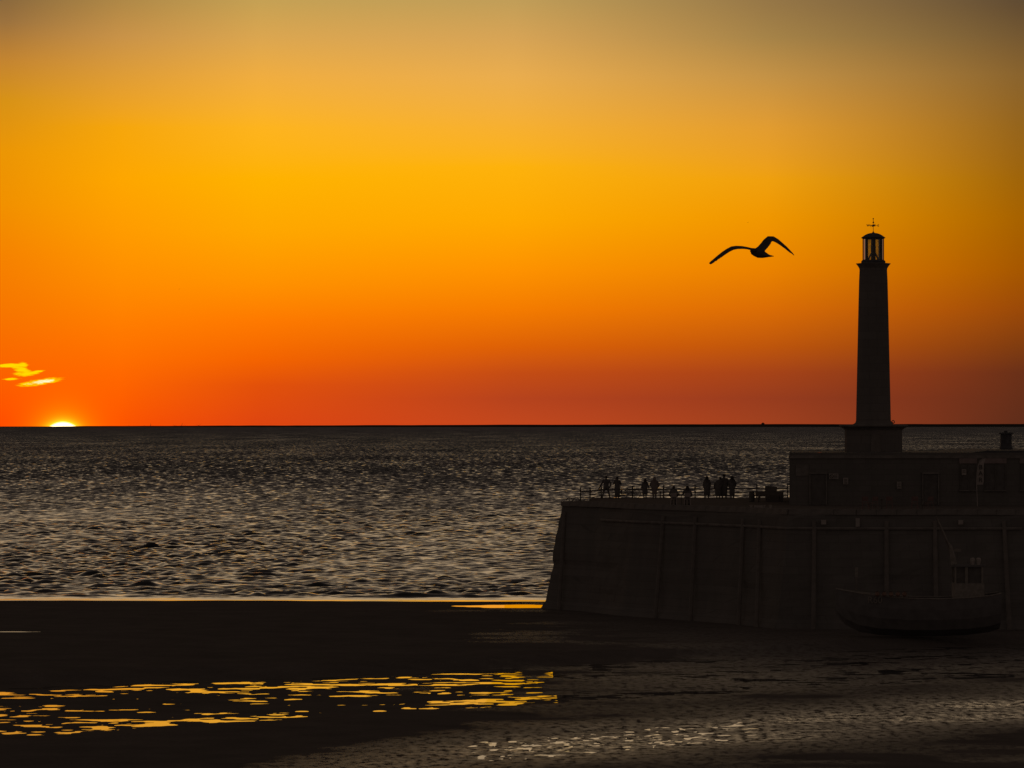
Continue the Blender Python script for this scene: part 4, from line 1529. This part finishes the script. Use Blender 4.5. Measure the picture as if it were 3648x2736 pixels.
def gp(cx, cy, d=0.0):
    """Gull outline: crop pixel of the close-up to metres about the gull's middle."""
    x, y = 2480 + cx / 5.267, 760 + cy / 5.267
    return Vector(((x - 2700) * gs, d, -(y - 895) * gs))


def wing(mb, pts_):
    """Sections: centre in picture plane, half chord in the plane (up, along outline normal), chord depth, thickness."""
    V, Fc = [], []
    n_ = len(pts_)
    cs = [gp(p[0], p[1]) for p in pts_]
    seg = 12
    for i, p in enumerate(pts_):
        d = cs[min(i + 1, n_ - 1)] - cs[max(i - 1, 0)]
        d.normalize()
        up = Vector((-d.z, 0, d.x))
        if up.z < 0:
            up = -up
        hv = 1.28 * p[2] / 5.267 * gs
        ch = p[3] / 2
        th = p[4] * 1.35
        chord = Vector((0, ch, 0)) + up * hv * 0.85     # leading edge lies away and a little up
        L = chord.length
        cdir = chord / L
        nrm_ = cdir.cross(d).normalized()
        off = Vector((0, p[5], 0))
        for k in range(seg):
            a = 2 * math.pi * k / seg
            ca, sa = math.cos(a), math.sin(a)
            tk = th * (0.55 + 0.45 * ca)
            V.append(cs[i] + off + cdir * (L * ca) + nrm_ * (max(tk, th * 0.3) * sa))
    for i in range(n_ - 1):
        for k in range(seg):
            a, b_ = i * seg + k, i * seg + (k + 1) % seg
            Fc.append((a, b_, b_ + seg, a + seg))
    Fc.append(tuple(range(seg - 1, -1, -1)))
    Fc.append(tuple((n_ - 1) * seg + k for k in range(seg)))
    mb.add(V, Fc)


gm = MB()
wing(gm, [(1120, 690, 26, 0.20, 0.020, 0.02), (1040, 676, 20, 0.20, 0.016, 0.02), (960, 655, 22, 0.21, 0.014, 0.02), (860, 641, 28, 0.21, 0.012, 0.02), (760, 641, 34, 0.20, 0.011, 0.03),
          (680, 655, 38, 0.19, 0.010, 0.03), (600, 697, 38, 0.18, 0.009, 0.02), (520, 750, 38, 0.16, 0.008, 0.0), (440, 810, 36, 0.14, 0.007, -0.02), (360, 872, 33, 0.11, 0.006, -0.05), (300, 916, 29, 0.08, 0.0055, -0.07), (248, 955, 20, 0.05, 0.005, -0.09)])
wing(gm, [(1165, 720, 70, 0.20, 0.020, 0.02), (1225, 668, 68, 0.20, 0.016, 0.02), (1285, 600, 68, 0.20, 0.014, 0.02), (1335, 535, 70, 0.20, 0.012, 0.02), (1385, 478, 60, 0.19, 0.011, 0.03),
          (1450, 478, 52, 0.18, 0.010, 0.03), (1520, 515, 45, 0.16, 0.009, 0.02), (1600, 578, 37, 0.14, 0.008, 0.0), (1680, 645, 31, 0.11, 0.007, -0.02), (1760, 722, 23, 0.08, 0.006, -0.04), (1805, 762, 13, 0.05, 0.005, -0.06), (1834, 795, 5, 0.025, 0.004, -0.07)])
bd = [(1050, 684, 0.34, 12), (1062, 690, 0.30, 24), (1085, 702, 0.24, 44), (1128, 725, 0.14, 76), (1178, 748, 0.03, 88), (1235, 770, -0.06, 74), (1290, 790, -0.13, 50), (1340, 806, -0.18, 28), (1380, 816, -0.22, 15), (1408, 822, -0.25, 6)]
gm.loft([gp(a, b_, d) for a, b_, d, r in bd], [r / 5.267 * gs for *_, r in bd], 14, up=(0, 0, 1))
gm.ball(gp(1108, 712, 0.37), 0.034, 0.045, 0.034)
gm.cap(gp(1104, 714, 0.40), gp(1100, 718, 0.47), 0.012, 0.006, 8)
gm.loft([gp(1300, 793, -0.14), gp(1350, 808, -0.22), gp(1398, 820, -0.28)], [(0.035, 0.012), (0.045, 0.010), (0.035, 0.006)], 10)
gull_me = remeshed('gull', gm, 0.0045, 0.35, [M_FEATHER])
gc = W(2700, 895, GD)
gull = link('gull', gull_me, None, gc)
tag(gull, 'large dark gull gliding with drooped wingtips left of the lighthouse', 'gull')
for x, y, D, lab in ((2665, 792, 2600, 'tiny distant gull high above the large gull'), (638, 1030, 2400, 'tiny distant gull low over the sea on the left')):
    o = gull.copy()
    COL.objects.link(o)
    o.location = W(x, y, D)
    o.rotation_euler = (0, 0, R(20 if x > 1000 else -15))
    o['label'] = lab

# ------------------------------------------------------------------ wind turbines on the horizon
TD = 30000.0
tsz = TD / F
for i, (px, yh, rot, L, lab) in enumerate(((459, 1520, 10, 6, 'leftmost far turbine on the horizon'), (511, 1519, 50, 7, 'second far turbine from the left on the horizon'),
                                  (536, 1517, 2, 9, 'third far turbine from the left on the horizon'), (622, 1517, 75, 9, 'fourth far turbine from the left on the horizon'),
                                  (647, 1516.5, 20, 10, 'fifth far turbine from the left on the horizon'), (661, 1518, 95, 7, 'second far turbine from the right on the horizon'),
                                  (708, 1515.5, 58, 12, 'rightmost far turbine, its rotor in a clear V'))):
    hp = W(px, yh, TD)
    e = empty('wind_turbine', (hp.x, hp.y, hp.z - 70))
    tag(e, lab, 'wind turbine', 'wind turbines far out at sea')
    MB().loft([(0, 0, -30), (0, 0, 69)], [2.2, 1.4], 8).build('tower', M_COAST, e)
    MB().box(-2.0, 2.0, -3.5, 3.0, 68.5, 71.5).build('nacelle', M_COAST, e)
    for k in range(3):
        a = R(rot + 120 * k)
        dv = Vector((math.sin(a), 0, math.cos(a)))
        c0 = Vector((0, -4.2, 70))
        MB().loft([c0, c0 + dv * L * tsz * 0.3, c0 + dv * L * tsz], [(1.1, 0.6), (1.3, 0.6), (0.4, 0.3)], 6).build('blade', M_COAST, e)

# small house on the far shore
hs = empty('coastal_house', W(2718, 1511, 18900))
tag(hs, 'tiny dark building on the far coast left of the lighthouse', 'building')
MB().box(-7.0, 7.0, -4, 4, -3, 4.2).build('wall', M_COAST, hs)
MB().add([(-4.5, -4.2, 4.21), (4.5, -4.2, 4.21), (4.5, 4.2, 4.21), (-4.5, 4.2, 4.21), (0, -4.2, 8.4), (0, 4.2, 8.4)],
         [(0, 1, 4), (1, 2, 5, 4), (2, 3, 5), (3, 0, 4, 5)]).build('roof', M_COAST, hs)
